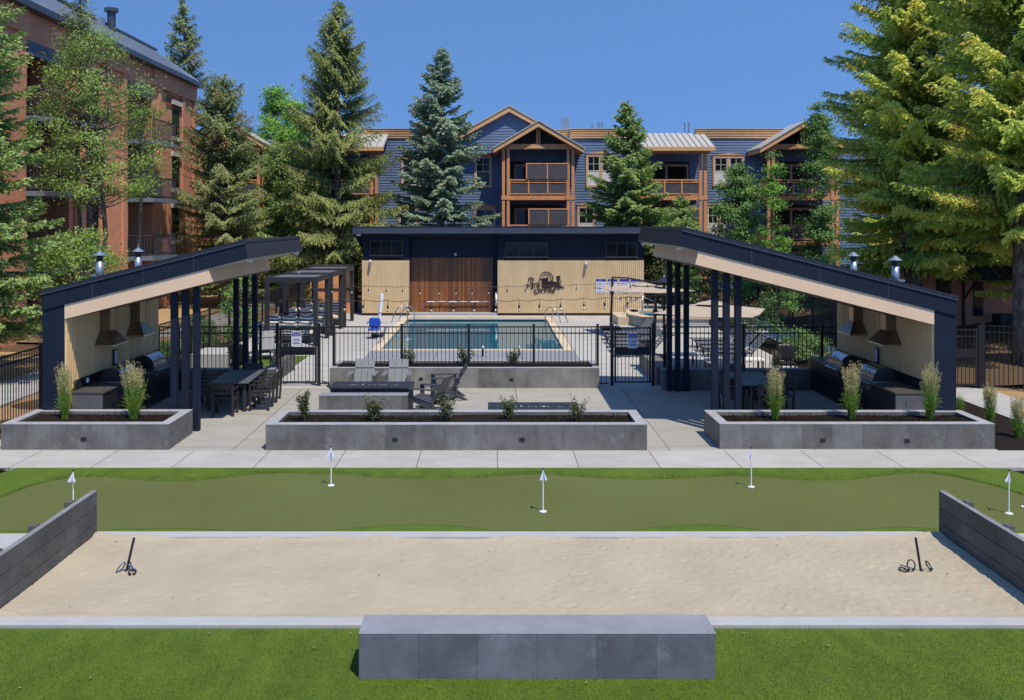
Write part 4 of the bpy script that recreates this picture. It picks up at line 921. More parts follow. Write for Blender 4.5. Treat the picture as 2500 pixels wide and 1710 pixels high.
def fire_table(label, x0, x1, y0, y1, h):
    r = thing("fire_table", label, "fire table", ((x0+x1)/2, (y0+y1)/2, 0), group="rectangular fire tables")
    MB().box(x0+.03, x1-.03, y0+.03, y1-.03, 0, h-.05).build("base", 'charcoal', r)
    yc = (y0+y1)/2; m = MB(); m.box(x0, x1, y0, yc-.09, h-.049, h); m.box(x0, x1, yc+.09, y1, h-.049, h); m.box(x0, x0+.28, yc-.09, yc+.09, h-.049, h); m.box(x1-.28, x1, yc-.09, yc+.09, h-.049, h)
    m.build("top", 'charcoal', r, bevel=.004); MB().box(x0+.281, x1-.281, yc-.089, yc+.089, h-.04, h-.03).build("burner_tray", 'black', r)
    rg = np.random.default_rng(3); C = np.stack([rg.uniform(x0+.3, x1-.3, 420), rg.uniform(yc-.08, yc+.08, 420), np.full(420, h-.018)], 1)
    o = scatter_mesh("glass_beads", 'emberglass', C, .028, .024, rg, r); o["kind"] = "stuff"
fire_table("low dark rectangular fire table between the seat wall and two grey chairs", -4.1, -2.02, 22.6, 23.45, .55)
fire_table("low dark rectangular fire table behind the right part of the long planter", -.1, 1.97, 20.12, 20.98, .50)

def dining_table(label, x0, x1, y0, y1, rz=0.):
    cx, cy = (x0+x1)/2, (y0+y1)/2; r = thing("dining_table", label, "table", (0, 0, 0), group="slatted dining tables"); w, l = (x1-x0)/2, (y1-y0)/2
    m = MB(); n = 7
    for i in range(n): a = -w+.1+(2*w-.2)*i/n; m.box(a+.004, a+(2*w-.2)/n-.004, -l+.1, l-.1, .715, .738)
    m.build("slats", 'tabletop', r)
    MB().box(-w, w, -l, -l+.098, .71, .74).box(-w, w, l-.098, l, .71, .74).box(-w, -w+.098, -l+.1, l-.1, .71, .74).box(w-.098, w, -l+.1, l-.1, .71, .74).build("frame", 'tabletop', r)
    MB().box(-w+.08, w-.08, -l+.08, -l+.1, .62, .705).box(-w+.08, w-.08, l-.1, l-.08, .62, .705).build("apron", 'dining', r)
    for sx in (-1, 1):
        for sy in (-1, 1): MB().box(sx*(w-.12)-.04, sx*(w-.12)+.04, sy*(l-.12)-.04, sy*(l-.12)+.04, 0, .709).build("leg", 'dining', r)
    r.location = (cx, cy, 0); r.rotation_euler = (0, 0, rz); return r
dining_table("dark slatted dining table under the left shelter with chairs round it", -6.98, -6.06, 22.2, 24.15, R(3))
dining_table("grey slatted dining table under the right shelter behind the front posts", 6.1, 7.05, 21.9, 23.9)
def dining_chair():
    r = thing("dining_chair", "", "chair"); w = .255   # faces +Y
    m = MB(); 
    for k in range(4): m.box(-w+.03, w-.03, -.2+k*.11, -.2+k*.11+.1, .43, .45)
    m.build("seat", 'dining', r)
    m = MB(); rot = Matrix.Rotation(R(9), 3, 'X')
    m.cbox((0, -.262, .735), (2*w-.07, .022, .17), rot); m.cbox((0, -.235, .56), (2*w-.07, .02, .05), rot); m.build("backrest", 'dining', r)
    for s in (-1, 1):
        MB().bar((s*(w-.02), -.22, 0), (s*(w-.02), -.285, .83), .045, .05).build("leg", 'dining', r); MB().box(s*(w-.02)-.0225, s*(w-.02)+.0225, .2, .25, 0, .64).build("leg", 'dining', r)
        MB().cbox((s*(w-.02), .0, .652), (.06, .52, .024)).build("armrest", 'dining', r); MB().box(s*(w-.02)-.015, s*(w-.02)+.015, -.2, .2, .36, .42).build("rail", 'dining', r)
    MB().box(-w+.04, w-.04, .21, .235, .35, .425).build("apron", 'dining', r)
    return r
DC = dining_chair(); g = "dark armchairs round the dining tables"; DC.location = (-6.5, 21.95, 0); DC.rotation_euler = (0, 0, R(3)); DC["label"] = "dark armchair with its back to the camera at the near end of the table"; DC["group"] = g
for (x, y, a, l) in ((-5.80, 22.62, 93, "dark armchair nearest the camera on the right side of the left dining table"), (-5.83, 23.16, 93, "dark armchair in the middle of the right side of the left dining table"), (-5.86, 23.7, 93, "dark armchair farthest from the camera on the right side of the left dining table"),
                     (-7.30, 22.66, -87, "dark armchair nearest the camera on the shaded left side of the left dining table"), (-7.32, 23.2, -87, "dark armchair in the middle of the shaded left side of the left dining table"), (-7.34, 23.72, -87, "dark armchair farthest back on the shaded left side of the left dining table"), (-6.55, 24.5, 183, "dark armchair at the far end of the left dining table facing the camera"),
                     (5.95, 22.45, -90, "dark armchair on the left side of the right dining table behind the posts"), (7.2, 22.5, 90, "dark armchair near the feather grass on the right side of the right table"), (7.2, 23.3, 90, "dark armchair at the right far side of the right dining table"), (6.6, 21.75, 0, "dark armchair tucked under the near end of the right dining table"), (6.6, 24.2, 180, "dark armchair at the far end of the right dining table")):
    dup(DC, (x, y, 0), R(a), l, g)

# ================================================================== LAWN GAMES
def flag(label, x, y, kind, first={}):
    r = thing("golf_flag", label, "golf flag", (x, y, .006), group="putting green flags")
    MB().tube([(x, y, 0), (x, y, .69)], .0105, 8).build("pole", 'white', r); m = MB(); m.tube([(x, y, .006), (x, y, .016)], .058, 18); m.build("cup_ring", 'white', r); MB().rbox((x, y, .70), (.035, .035, .035), 2, 6).build("knob", 'black', r)
    m = MB(); rg = random.Random(int(x*10)); n = 9; V = []; F = []
    wd = {'cone': (-.055, .06), 'left': (-.085, .0), 'both': (-.075, .055)}[kind]
    for i in range(n):
        t_ = i/(n-1); xx = wd[0]+(wd[1]-wd[0])*t_; yy = -.03-.03*math.sin(t_*9)
        V.append((x, y-.012, .68)); V.append((x+xx*.5, y-.012+yy*.5, .605)); V.append((x+xx, y+yy,   .53+.03*abs(t_-.5)-.02*(i % 2)))
    for i in range(n-1):
        a = 3*i; F += [(a, a+1, a+4, a+3), (a+1, a+2, a+5, a+4)]
    m.add(V, F); m.build("flag", 'flagcloth', r, True)
flag("white golf flag at the front centre of the putting green", .82, 14.56, 'cone'); flag("white golf flag on the green just below the left part of the long planter", -2.865, 16.01, 'both')
flag("white golf flag on the green below the left end of the right planter", 4.573, 15.92, 'left'); flag("white golf flag near the right edge behind the right plank wall", 8.29, 14.46, 'left'); flag("white golf flag rising behind the left plank wall", -6.72, 14.45, 'both')
def horseshoe_pts(c, ax, ay, s=.056, a0=-60, a1=240): return [Vector(c)+ax*(s*.85*math.cos(R(a)))+ay*(s*1.2*math.sin(R(a))) for a in np.linspace(a0, a1, 15)]
def stake(label, x, y, dx): 
    r = thing("horseshoe_stake", label, "stake", (x, y, 0), group="horseshoe stakes"); MB().tube([(x, y, -.05), (x+dx, y+.02, .45)], .017, 8).build("rod", 'stake', r); MB().tube([(x, y, -.02), (x+dx*.05, y, .03)], .022, 8).build("collar", 'stake', r)
def shoe(label, c, ax, ay, mat):
    r = thing("horseshoe", label, "horseshoe", c, group="horseshoes at the stakes"); p = horseshoe_pts(c, Vector(ax).normalized(), Vector(ay).normalized()); MB().tube(p, .009, 6).build("shoe", mat, r, True); MB().cbox(p[0], (.03, .02, .02)).cbox(p[-1], (.03, .02, .02)).build("caulk", mat, r)
sy = 4.67*2200/(1397-545); sx = (306-1202)*sy/2200
stake("steel horseshoe stake leaning right in the left part of the sand", sx+.0, sy, .11)
shoe("blue horseshoe leaning on the left side of the left stake", (sx-.05, sy-.02, .07), (.55, .8, .1), (.45, .25, .85), 'shoe'); shoe("blue horseshoe leaning on the right side of the left stake", (sx+.09, sy+.0, .07), (.5, -.8, .1), (-.45, .2, .85), 'shoe'); shoe("dark horseshoe flat on the sand right of the left stake", (sx+.13, sy-.09, .04), (1, .2, .0), (-.3, 1, .15), 'stake')
sx2 = (2250-1202)*sy/2200
stake("dark steel horseshoe stake leaning left in the right part of the sand", sx2, sy, -.07)
shoe("dark horseshoe standing upright left of the right stake", (sx2-.15, sy-.02, .10), (1, -.4, .0), (.1, .25, 1), 'stake'); shoe("dark horseshoe lying flat left of the right stake", (sx2-.24, sy-.0, .03), (1, .4, 0), (-.3, .9, .12), 'stake'); shoe("dark horseshoe leaning on the right side of the right stake", (sx2+.09, sy-.01, .09), (.6, .75, .0), (-.5, .1, .8), 'stake')
gx = (2495-1202)*14.75/2200
r = thing("yellow_putter", "yellow headed putter lying at the right edge of the putting green", "golf putter", (gx+.05, 14.6, 0)); MB().rbox((gx+.06, 14.53, .025), (.1, .05, .04), 3, 6).build("head", 'yellow', r, True); MB().tube([(gx+.08, 14.53, .035), (gx+.9, 14.62, .03)], .008, 6).build("shaft", 'steel', r)
r = thing("golf_ball", "small pale ball beside the yellow putter", "golf ball", (gx+.0, 14.75, .02)); MB().rbox((gx+.0, 14.74, .03), (.043, .043, .043), 2, 8).build("ball", 'white', r, True)

# ================================================================== POOL DECK FURNITURE
def pergola(label, x0, x1, y0, y1, h=2.42):
    r = thing("pergola", label, "pergola", ((x0+x1)/2, (y0+y1)/2, 0), group="charcoal pergolas on the left of the pool"); p = .16
    for x in (x0, x1-p):
        for y in (y0, y1-p): MB().box(x, x+p, y, y+p, 0, h).build("post", 'charcoal', r, bevel=.006)
    m = MB().box(x0, x1, y0, y0+.1, h+.001, h+.2).box(x0, x1, y1-.1, y1, h+.001, h+.2).box(x0, x0+.1, y0+.1, y1-.1, h+.001, h+.2).box(x1-.1, x1, y0+.1, y1-.1, h+.001, h+.2); m.build("beam", 'charcoal', r)
    m = MB(); n = 9
    for i in range(n): y = y0+.2+(y1-y0-.4)*i/(n-1); m.cbox(((x0+x1)/2, y, h+.13), (x1-x0-.22, .16, .015), Matrix.Rotation(R(18), 3, 'X'))
    m.build("roof_louvres", 'greypanel', r)
pergola("charcoal pergola nearest the left gate over a striped sofa", -8.62, -6.62, 34.1, 36.6); pergola("middle of the three charcoal pergolas", -8.62, -6.62, 37.3, 39.9); pergola("charcoal pergola closest to the pool house", -8.62, -6.62, 40.7, 43.1)
def sofa():
    r = thing("outdoor_sofa", "x", "sofa")  # faces -Y, width 2.1, origin centre
    MB().box(-1.05, 1.05, -.45, .45, .12, .26).build("frame", 'charcoal', r)
    for x in (-1.0, .95):
        for y in (-.42, .37): MB().box(x, x+.05, y, y+.05, 0, .119).build("leg", 'charcoal', r)
    MB().box(-1.05, 1.05, .40, .46, .261, .62).build("back_frame", 'charcoal', r)
    for k in range(3):
        MB().rbox((-.62+k*.66, -.06, .36), (.66, .76, .2), 5, 10).build("seat_cushion", 'cream_cushion', r, True)
        MB().rbox((-.62+k*.66, .22, .72), (.67, .30, .58), 3.4, 12, Matrix.Rotation(R(-14), 3, 'X')).build("back_cushion", 'stripe', r, True)
    for k in range(2): MB().rbox((-1.02, -.12-.28*k, .62), (.24, .42, .44), 3., 12, Matrix.Rotation(R(20), 3, 'Z')).build("side_cushion", 'stripe', r, True)
    return r
SO = sofa(); SO.location = (-8.05, 35.4, 0); SO["label"] = "striped cushion sofa under the pergola nearest the left gate"; SO["group"] = "striped outdoor sofas"
dup(SO, (-8.05, 38.4, 0), 0, "striped cushion sofa under the middle pergola", SO["group"]); dup(SO, (-8.0, 41.5, 0), 0, "striped cushion sofa under the pergola by the pool house", SO["group"])
def lamp_post(label, x, y, h):
    r = thing("lamp_post", label, "lamp post", (x, y, 0), group="black lamp posts with cone shades"); MB().tube([(x, y, 0), (x, y, h-.1)], .055, 8).build("pole", 'black', r); MB().tube([(x, y, 0), (x, y, .06)], .16, 12).build("base", 'black', r); MB().cone((x, y, h-.16), .34, .03, .2, 16).build("shade", 'capmetal', r); MB().tube([(x, y, h+.04), (x, y, h+.1)], .03, 8).build("finial", 'bulb', r)
lamp_post("black post with blue grey cone shade rising from the middle pergola", -7.95, 37.0, 2.55); lamp_post("black post with blue grey cone shade right of the pool house", 7.05, 37.0, 2.42)
def strings(label, p0, p1, n, sagk, seed):
    r = thing("string_lights", label, "string lights", p0, group="strings of bulbs over the pool deck"); rg = random.Random(seed); p0 = Vector(p0); p1 = Vector(p1); pts = []
    for i in range(n*4+1):
        t_ = i/(n*4); p = p0.lerp(p1, t_); p.z -= .34*math.sin(math.pi*t_)*sagk+.045*abs(math.sin(math.pi*t_*n)); pts.append(p)
    MB().tube(pts, .0085, 4).build("wire", 'cable', r)
    for i in range(1, n):
        p = pts[i*4]+Vector((rg.uniform(-.03, .03), 0, 0)); q = rg.uniform(-.04, .04)
        b = MB().tube([p, (p.x+q*.4, p.y, p.z-.13), (p.x+q, p.y, p.z-.17), (p.x+q, p.y, p.z-.25)], [.006, .006, .026, .022], 7).build("bulb_socket", 'chipshade', r)
        MB().tube([(p.x+q, p.y, p.z-.25), (p.x+q, p.y, p.z-.29), (p.x+q, p.y, p.z-.34)], [.02, .034, .008], 8).build("bulb", 'bulb', b, True)
strings("lower string of bulbs crossing in front of the cedar wall between the shelters", (-6.6, 25.15, 2.60), (5.0, 25.15, 2.66), 19, .35, 1)
strings("higher string of bulbs ending at the cone topped lamp post right of the pool house", (-7.95, 37.0, 2.16), (7.05, 37.0, 2.32), 21, .5, 2)

def umbrella(label, base, top, hub, half, rz, tilt, edge_drop, group="tan cantilever umbrellas"):
    r = thing("cantilever_umbrella", label, "umbrella", base, group=group); b = Vector(base); T = Vector(top); Hh = Vector(hub)
    MB().cbox((b.x, b.y, .06), (.85, .85, .11)).build("base", 'charcoal', r, bevel=.02); MB().tube([b, T], .055, 8).build("mast", 'umbpole', r); MB().tube([T, T.lerp(Hh, .5)+Vector((0, 0, .12)), Hh+Vector((0, 0, .14))], .035, 6).build("arm", 'rust', r)
    MB().cbox(b.lerp(T, .72), (.15, .15, .2)).build("crank", 'black', r)
    rot = Matrix.Rotation(rz, 3, 'Z') @ Matrix.Rotation(tilt, 3, 'Y'); N = 8; V = []; F = []
    for i in range(N+1):
        for j in range(N+1):
            u = -1+2*i/N; w = -1+2*j/N; d = max(abs(u), abs(w)); s = .03*math.cos(math.atan2(w, u)*4)*d
            V.append(Hh+rot @ Vector((u*half, w*half, -edge_drop*d-.05*d*d*(1-abs(abs(u)-abs(w))/max(d, .01))*0-s)))
    for i in range(N):
        for j in range(N): a = i*(N+1)+j; F.append((a, a+N+1, a+N+2, a+1))
    o = MB().add(V, F).build("canopy", 'canvas', r); so_ = o.modifiers.new("thick", 'SOLIDIFY'); so_.thickness = .012
    MB().add([Hh+rot @ Vector((u*.45, w*.45, -.02)) for u, w in ((-1, -1), (1, -1), (1, 1), (-1, 1))]+[Hh+Vector((0, 0, .1))], [(0, 1, 4), (1, 2, 4), (2, 3, 4), (3, 0, 4), (3, 2, 1, 0)]).build("vent_cap", 'canvas', o)
    for k in range(8):
        a = k*math.pi/4; l = half*(1 if k % 2 == 0 else 1.38); e = Hh+rot @ Vector((math.cos(a)*l, math.sin(a)*l, -edge_drop-.04)); MB().bar(Hh-Vector((0, 0, .05)), e, .02).build("rib", 'charcoal', r)
umbrella("tan cantilever umbrella seen nearly edge on in front of the notice boards", (5.2, 39.6, 0), (5.28, 39.6, 2.28), (6.35, 37.6, 2.10), 1.55, R(14), 0, .20)
umbrella("broad tan cantilever umbrella low between the posts of the right shelter", (5.55, 31.0, 0), (5.62, 31.0, 2.22), (6.95, 28.7, 2.12), 1.5, R(-24), 0, .28)
def lounger():
    r = thing("sun_lounger", "x", "sun lounger")    # feet toward -X, head +X, width in Y
    for s in (-1, 1): MB().box(-1.0, .35, s*.33-.02, s*.33+.02, .27, .32).build("side_rail", 'charcoal', r)
    for x in (-.9, .3):
        for s in (-1, 1): MB().box(x-.02, x+.02, s*.33-.02, s*.33+.02, 0, .269).build("leg", 'charcoal', r)
    m = MB()
    for k in range(12): m.box(-.98+k*.11, -.98+k*.11+.085, -.31, .31, .30, .318)
    m.build("seat", 'adiron', r)
    m = MB(); rot = Matrix.Rotation(R(-48), 3, 'Y')
    for k in range(6): q = .06+k*.115; m.cbox((.35+q*math.cos(R(48)), 0, .31+q*math.sin(R(48))), (.09, .62, .018), rot)
    for s in (-1, 1): m.bar((.35, s*.33, .31), (.35+.74*math.cos(R(48)), s*.33, .31+.74*math.sin(R(48))), .04)
    m.build("backrest", 'adiron', r); return r
LO = lounger(); LO.location = (5.3, 31.6, 0); LO["label"] = "dark sun lounger nearest the right gate in the first row"; LO["group"] = "dark sun loungers on the right deck"
for k, (x, y) in enumerate(((5.3, 32.7), (5.35, 33.8), (5.4, 34.9), (5.45, 36.0), (8.4, 30.6), (8.4, 31.7), (8.45, 32.8), (8.5, 33.9))):
    dup(LO, (x, y, 0), 0, ("dark sun lounger, second of the row behind the right gate", "dark sun lounger, third of the row behind the right gate", "dark sun lounger, fourth of the row behind the right gate", "dark sun lounger closest to the spa in the row behind the right gate",
        "dark sun lounger nearest the fence behind the right dining table", "dark sun lounger, second of the row behind the right dining table", "dark sun lounger, third of the row behind the right dining table", "dark sun lounger under the broad umbrella, farthest of its row")[k], LO["group"])
for k, (x, y, l) in enumerate(((6.15, 29.3, "low white stand-in for sunlit deck by the fence behind the right shelter posts"), (8.0, 28.3, "low white stand-in for sunlit deck beyond the fence behind the right dining table"), (7.1, 27.9, "low white stand-in for sunlit deck beyond the fence between the right shelter posts"))):  # added white tables stand in for patches of sunlit paving
    r = thing("sun_patch_table", l, "sun patch stand-in", (x, y, 0), group="added white tables standing for sunlit deck"); MB().box(x-.5, x+.5, y-.3, y+.3, .38, .42).build("top", 'white', r)
    for a in (-.45, .41):
        for b_ in (-.26, .22): MB().box(x+a, x+a+.04, y+b_, y+b_+.04, 0, .379).build("leg", 'charcoal', r)
r = thing("waste_bin", "grey bin beyond the fence just right of the right gate", "bin", (5.0, 29.2, 0)); MB().box(4.78, 5.12, 29.0, 29.34, 0, .85).build("body", 'greypanel', r, bevel=.01); MB().box(4.76, 5.14, 28.98, 29.36, .851, .89).build("lid", 'rust', r)
# spa
r = thing("raised_spa", "raised tan stone spa with steps right of the pool", "spa", (8.2, 41.5, 0))
MB().prism([(6.75, 40.0), (9.6, 40.0), (9.9, 43.4), (6.6, 43.4), (6.3, 41.4)], -.03, .40, 'z').build("wall", 'kerb', r)
a = [(6.68, 39.93), (9.67, 39.93), (9.98, 43.47), (6.5, 43.47), (6.2, 41.38)]; b = [(7.1, 40.4), (9.25, 40.4), (9.5, 43.0), (6.95, 43.0), (6.75, 41.5)]
m = MB(); V = [(x, y, z) for z in (.401, .50) for P_ in (a, b) for x, y in P_]; F = []
for i in range(5): j = (i+1) % 5; F += [(10+i, 10+j, 15+j, 15+i), (i, 5+i, 5+j, j), (i, j, 10+j, 10+i), (5+i, 15+i, 15+j, 5+j)]
m.add(V, F); m.build("coping", 'stone', r); MB().prism(b, .40, .43, 'z').build("water", 'water', r)
MB().box(5.75, 6.55, 41.2, 43.6, -.03, .36).build("step", 'stone', r); MB().box(6.55, 6.95, 42.3, 43.8, -.03, .5).build("step", 'stone', r)
def railing(label, pts, rad=.024):
    r = thing("handrail", label, "handrail", pts[0], group="steel handrails round the pool")
    for dy in ((0, .0), (.32, .32)) if len(pts) > 6 else ((0, 0),): MB().tube([(p[0]+dy[0], p[1]+dy[1]*.3, p[2]) for p in pts], rad, 8).build("rail", 'steel', r, True)
xr = px(1525, 42.5)
railing("steel handrail shaped like an inverted V at the spa steps", [(6.2, 42.4, 0), (6.2, 42.4, .78), (7.0, 42.4, 1.2), (7.1, 42.4, 1.2), (8.0, 42.4, .8)]); MB().tube([(7.06, 42.4, .5), (7.06, 42.4, 1.19)], .022, 8).build("rail", 'steel', bpy.data.objects["handrail"], True)
def loop(x, y, s): return [(x, y, 0), (x+s*.12, y+.12, .35), (x+s*.25, y+.2, .62), (x+s*.42, y+.25, .74), (x+s*.6, y+.3, .70), (x+s*.7, y+.32, .5), (x+s*.72, y+.34, .2), (x+s*.72, y+.34, -.05)]
railing("curved steel grab rail at the far left corner of the pool", loop(-4.75, 42.4, 1)); railing("curved steel grab rail at the far right corner of the pool", loop(3.2, 41.9, -1))
for k, x in enumerate((-.25, 2.05)): pass
r = thing("pool_lift", "blue seated pool lift with white mast on the left pool edge", "pool lift", (-4.7, 36.9, 0))
MB().box(-4.95, -4.45, 36.75, 37.2, .0, .12).build("base", 'charcoal', r); MB().tube([(-4.65, 37.0, .1), (-4.62, 37.0, 1.0)], .06, 8).build("column", 'white', r); MB().bar((-4.62, 37.0, 1.0), (-4.56, 37.05, 1.75), .16, .12).build("mast", 'white', r, bevel=.02)
MB().rbox((-4.78, 36.6, .62), (.46, .09, .42), 5, 10).build("seat_back", 'blue', r, True); MB().rbox((-4.78, 36.38, .38), (.46, .45, .08), 5, 10).build("seat", 'blue', r, True)
for s in (-1, 1): MB().tube([(-4.78+s*.25, 36.62, .66), (-4.78+s*.27, 36.3, .62)], .025, 6).build("armrest", 'blue', r)
MB().tube([(-4.55, 36.9, .1), (-4.3, 36.5, .45), (-4.25, 35.6, .3), (-4.4, 34.6, .05)], .018, 6).build("footrest_rail", 'steel', r)
for k, (x, l) in enumerate(((-.33, "small white jet post on the grey deck strip left of centre"), (.93, "small white jet post on the grey deck strip right of centre"))):
    r = thing("deck_jet", l, "deck jet", (x, 31.5, 0), group="small posts on the grey deck"); MB().tube([(x, 31.5, 0), (x, 31.5, .3)], .028, 8).build("post", 'black', r); MB().tube([(x, 31.5, .3), (x, 31.5, .38)], .034, 8).build("head", 'white', r)
r = thing("patio_chair", "dark woven patio chair beyond the fence behind the right dining table", "chair", (8.9, 27.3, 0)); MB().rbox((8.9, 27.3, .42), (.55, .5, .1), 5, 8).build("seat", 'black', r); MB().rbox((8.95, 27.55, .72), (.55, .1, .5), 4, 8, Matrix.Rotation(R(-12), 3, 'X')).build("backrest", 'black', r)
for a_ in (-.22, .22):
    for b_ in (-.2, .2): MB().tube([(8.9+a_, 27.3+b_, 0), (8.9+a_, 27.3+b_, .4)], .02, 6).build("leg", 'black', r)
# ================================================================== BLUE LODGE BEHIND
YC = 61.5; k2 = 59.0
lodge = thing("lodge_building", "long blue timber sided lodge with orange cedar balconies behind the pool house", "building", (6, YC, 0))
def lapboards(mb, x0, x1, z0, z1, y, step=.185, zf=None):
    n = int((z1-z0)/step)
    for i in range(n):
        a = z0+i*step; mb.add([(x0, y-.035, a), (x1, y-.035, a), (x1, y-.004, a+step), (x0, y-.004, a+step)], [(0, 1, 2, 3)])
        mb.add([(x0, y-.035, a), (x1, y-.035, a), (x1, y, a), (x0, y, a)], [(3, 2, 1, 0)])
    return mb
MB().box(-22, 32, YC, YC+8, -.1, 10.42).build("wall", 'lap', lodge); lapboards(MB(), -22, 32, 0, 10.45, YC).build("lap_siding", 'lap', lodge)
def cornice(x0, x1, y, z0=10.43, z1=11.04):
    m = MB(); n = 4; h = (z1-z0)/n
    for i in range(n): d = .05+.03*i; m.box(x0-d*.3, x1+d*.3, y-d, y+.3, z0+i*h+.03, z0+(i+1)*h-.022)
    m.box(x0, x1, y-.02, y+.35, z0, z1+.02); m.build("cornice", 'cornice', lodge)
    MB().box(x0-.1, x1+.1, y-.18, y+.4, z1+.021, z1+.06).build("cornice_cap", 'metalroof', lodge)
cornice(-8.8, -2.2, YC-.05); cornice(4.0, 5.3, YC+.5); cornice(5.35, 9.8, YC-.1); cornice(13.9, 20, YC-.05)
def win(x0, x1, z0, z1, lites=1, curtain=False, y=YC-.04):
    t = .13; m = MB(); m.box(x0-t, x1+t, y-.06, y, z1, z1+t*1.5).box(x0-t, x1+t, y-.08, y, z0-t, z0).box(x0-t, x0, y-.05, y, z0, z1).box(x1, x1+t, y-.05, y, z0, z1)
    for i in range(1, lites): q = x0+(x1-x0)*i/lites; m.box(q-.09, q+.09, y-.05, y, z0, z1)
    w = m.build("window", 'wintrim', lodge)
    MB().prism([(x0-t-.05, z1+t*1.5), (x1+t+.05, z1+t*1.5), ((x0+x1)/2, z1+t*1.5+.14)], y-.1, y).build("pediment", 'cornice', w)
    for i in range(lites):
        a = x0+(x1-x0)*i/lites+(.09 if i else 0); b = x0+(x1-x0)*(i+1)/lites-(.09 if i < lites-1 else 0); m = MB(); f = .045; ym = y-.035
        m.box(a, b, ym, y, z0, z0+f).box(a, b, ym, y, z1-f, z1).box(a, a+f, ym, y, z0+f, z1-f).box(b-f, b, ym, y, z0+f, z1-f).box(a+f, b-f, ym, y, (z0+z1)/2-.03, (z0+z1)/2+.03)
        m.box((a+b)/2-.014, (a+b)/2+.014, ym+.004, y, (z0+z1)/2+.03, z1-f).box(a+f, (a+b)/2-.014, ym+.004, y, z0+(z1-z0)*.74, z0+(z1-z0)*.74+.025).box((a+b)/2+.014, b-f, ym+.004, y, z0+(z1-z0)*.74, z0+(z1-z0)*.74+.025)
        m.build("sash", 'whitetrim', w); MB().box(a+f, b-f, y-.016, y-.008, z0+f, z1-f).build("pane", 'glass', w)
        if curtain: MB().box(a+f, b-f, y-.018, y-.0165, z0+f, z0+(z1-z0)*.5).build("blind", 'whitetrim', w)
win(-6.1, -5.0, 7.25, 9.0, 1); win(-1.1, -.15, 7.2, 9.15, 1); win(-3.7, -2.6, 7.2, 9.15, 1); win(6.5, 8.3, 7.25, 9.2, 2, True); win(15.15, 17.05, 7.3, 9.1, 2, True); win(-1.1, .1, 3.6, 5.6, 1, True); win(5.9, 6.9, 3.6, 5.7, 1, True); win(14.7, 16.2, 3.6, 5.7, 2, True); win(-6.3, -5.2, 3.6, 5.7, 1); win(-5.6, -4.5, .6, 2.6, 1)
# big back gable
m = MB().prism([(-3.6, 9.4), (5.4, 9.4), (5.4, 10.0), (1.13, 12.3), (-3.6, 9.7)], YC-.6, YC+6); m.build("gable_wall", 'lap', lodge)
m = MB(); 
for i in range(16):
    z = 9.4+i*.185; hw = max(.0, (12.3-z)/.545); xa, xb = max(-3.6, 1.13-hw), min(5.4, 1.13+hw)
    if xb-xa > .2: m.add([(xa, YC-.635, z), (xb, YC-.635, z), (xb-.15, YC-.604, z+.185), (xa+.15, YC-.604, z+.185)], [(0, 1, 2, 3)])
m.build("lap_siding", 'lap', lodge)
def gable_roof(xc, zc, xl, xr, sl, y0, y1, parent=lodge, th=.30):
    for s, xe in ((-1, xl), (1, xr)):
        ze = zc-abs(xe-xc)*sl; MB().prism([(xc, zc), (xe, ze), (xe, ze-th*.95), (xc, zc-th*1.15)][::(1 if s < 0 else -1)], y0, y1).build("bargeboard", 'cornice', parent)
        MB().prism([(xc, zc+.01), (xe+s*.06, ze-.02), (xe+s*.06, ze+.05), (xc, zc+.08)][::(1 if s < 0 else -1)], y0-.06, y1).build("roof", 'metalroof', parent)
gable_roof(1.13, 12.5, -3.3, 5.5, .56, YC-1.0, YC+6)
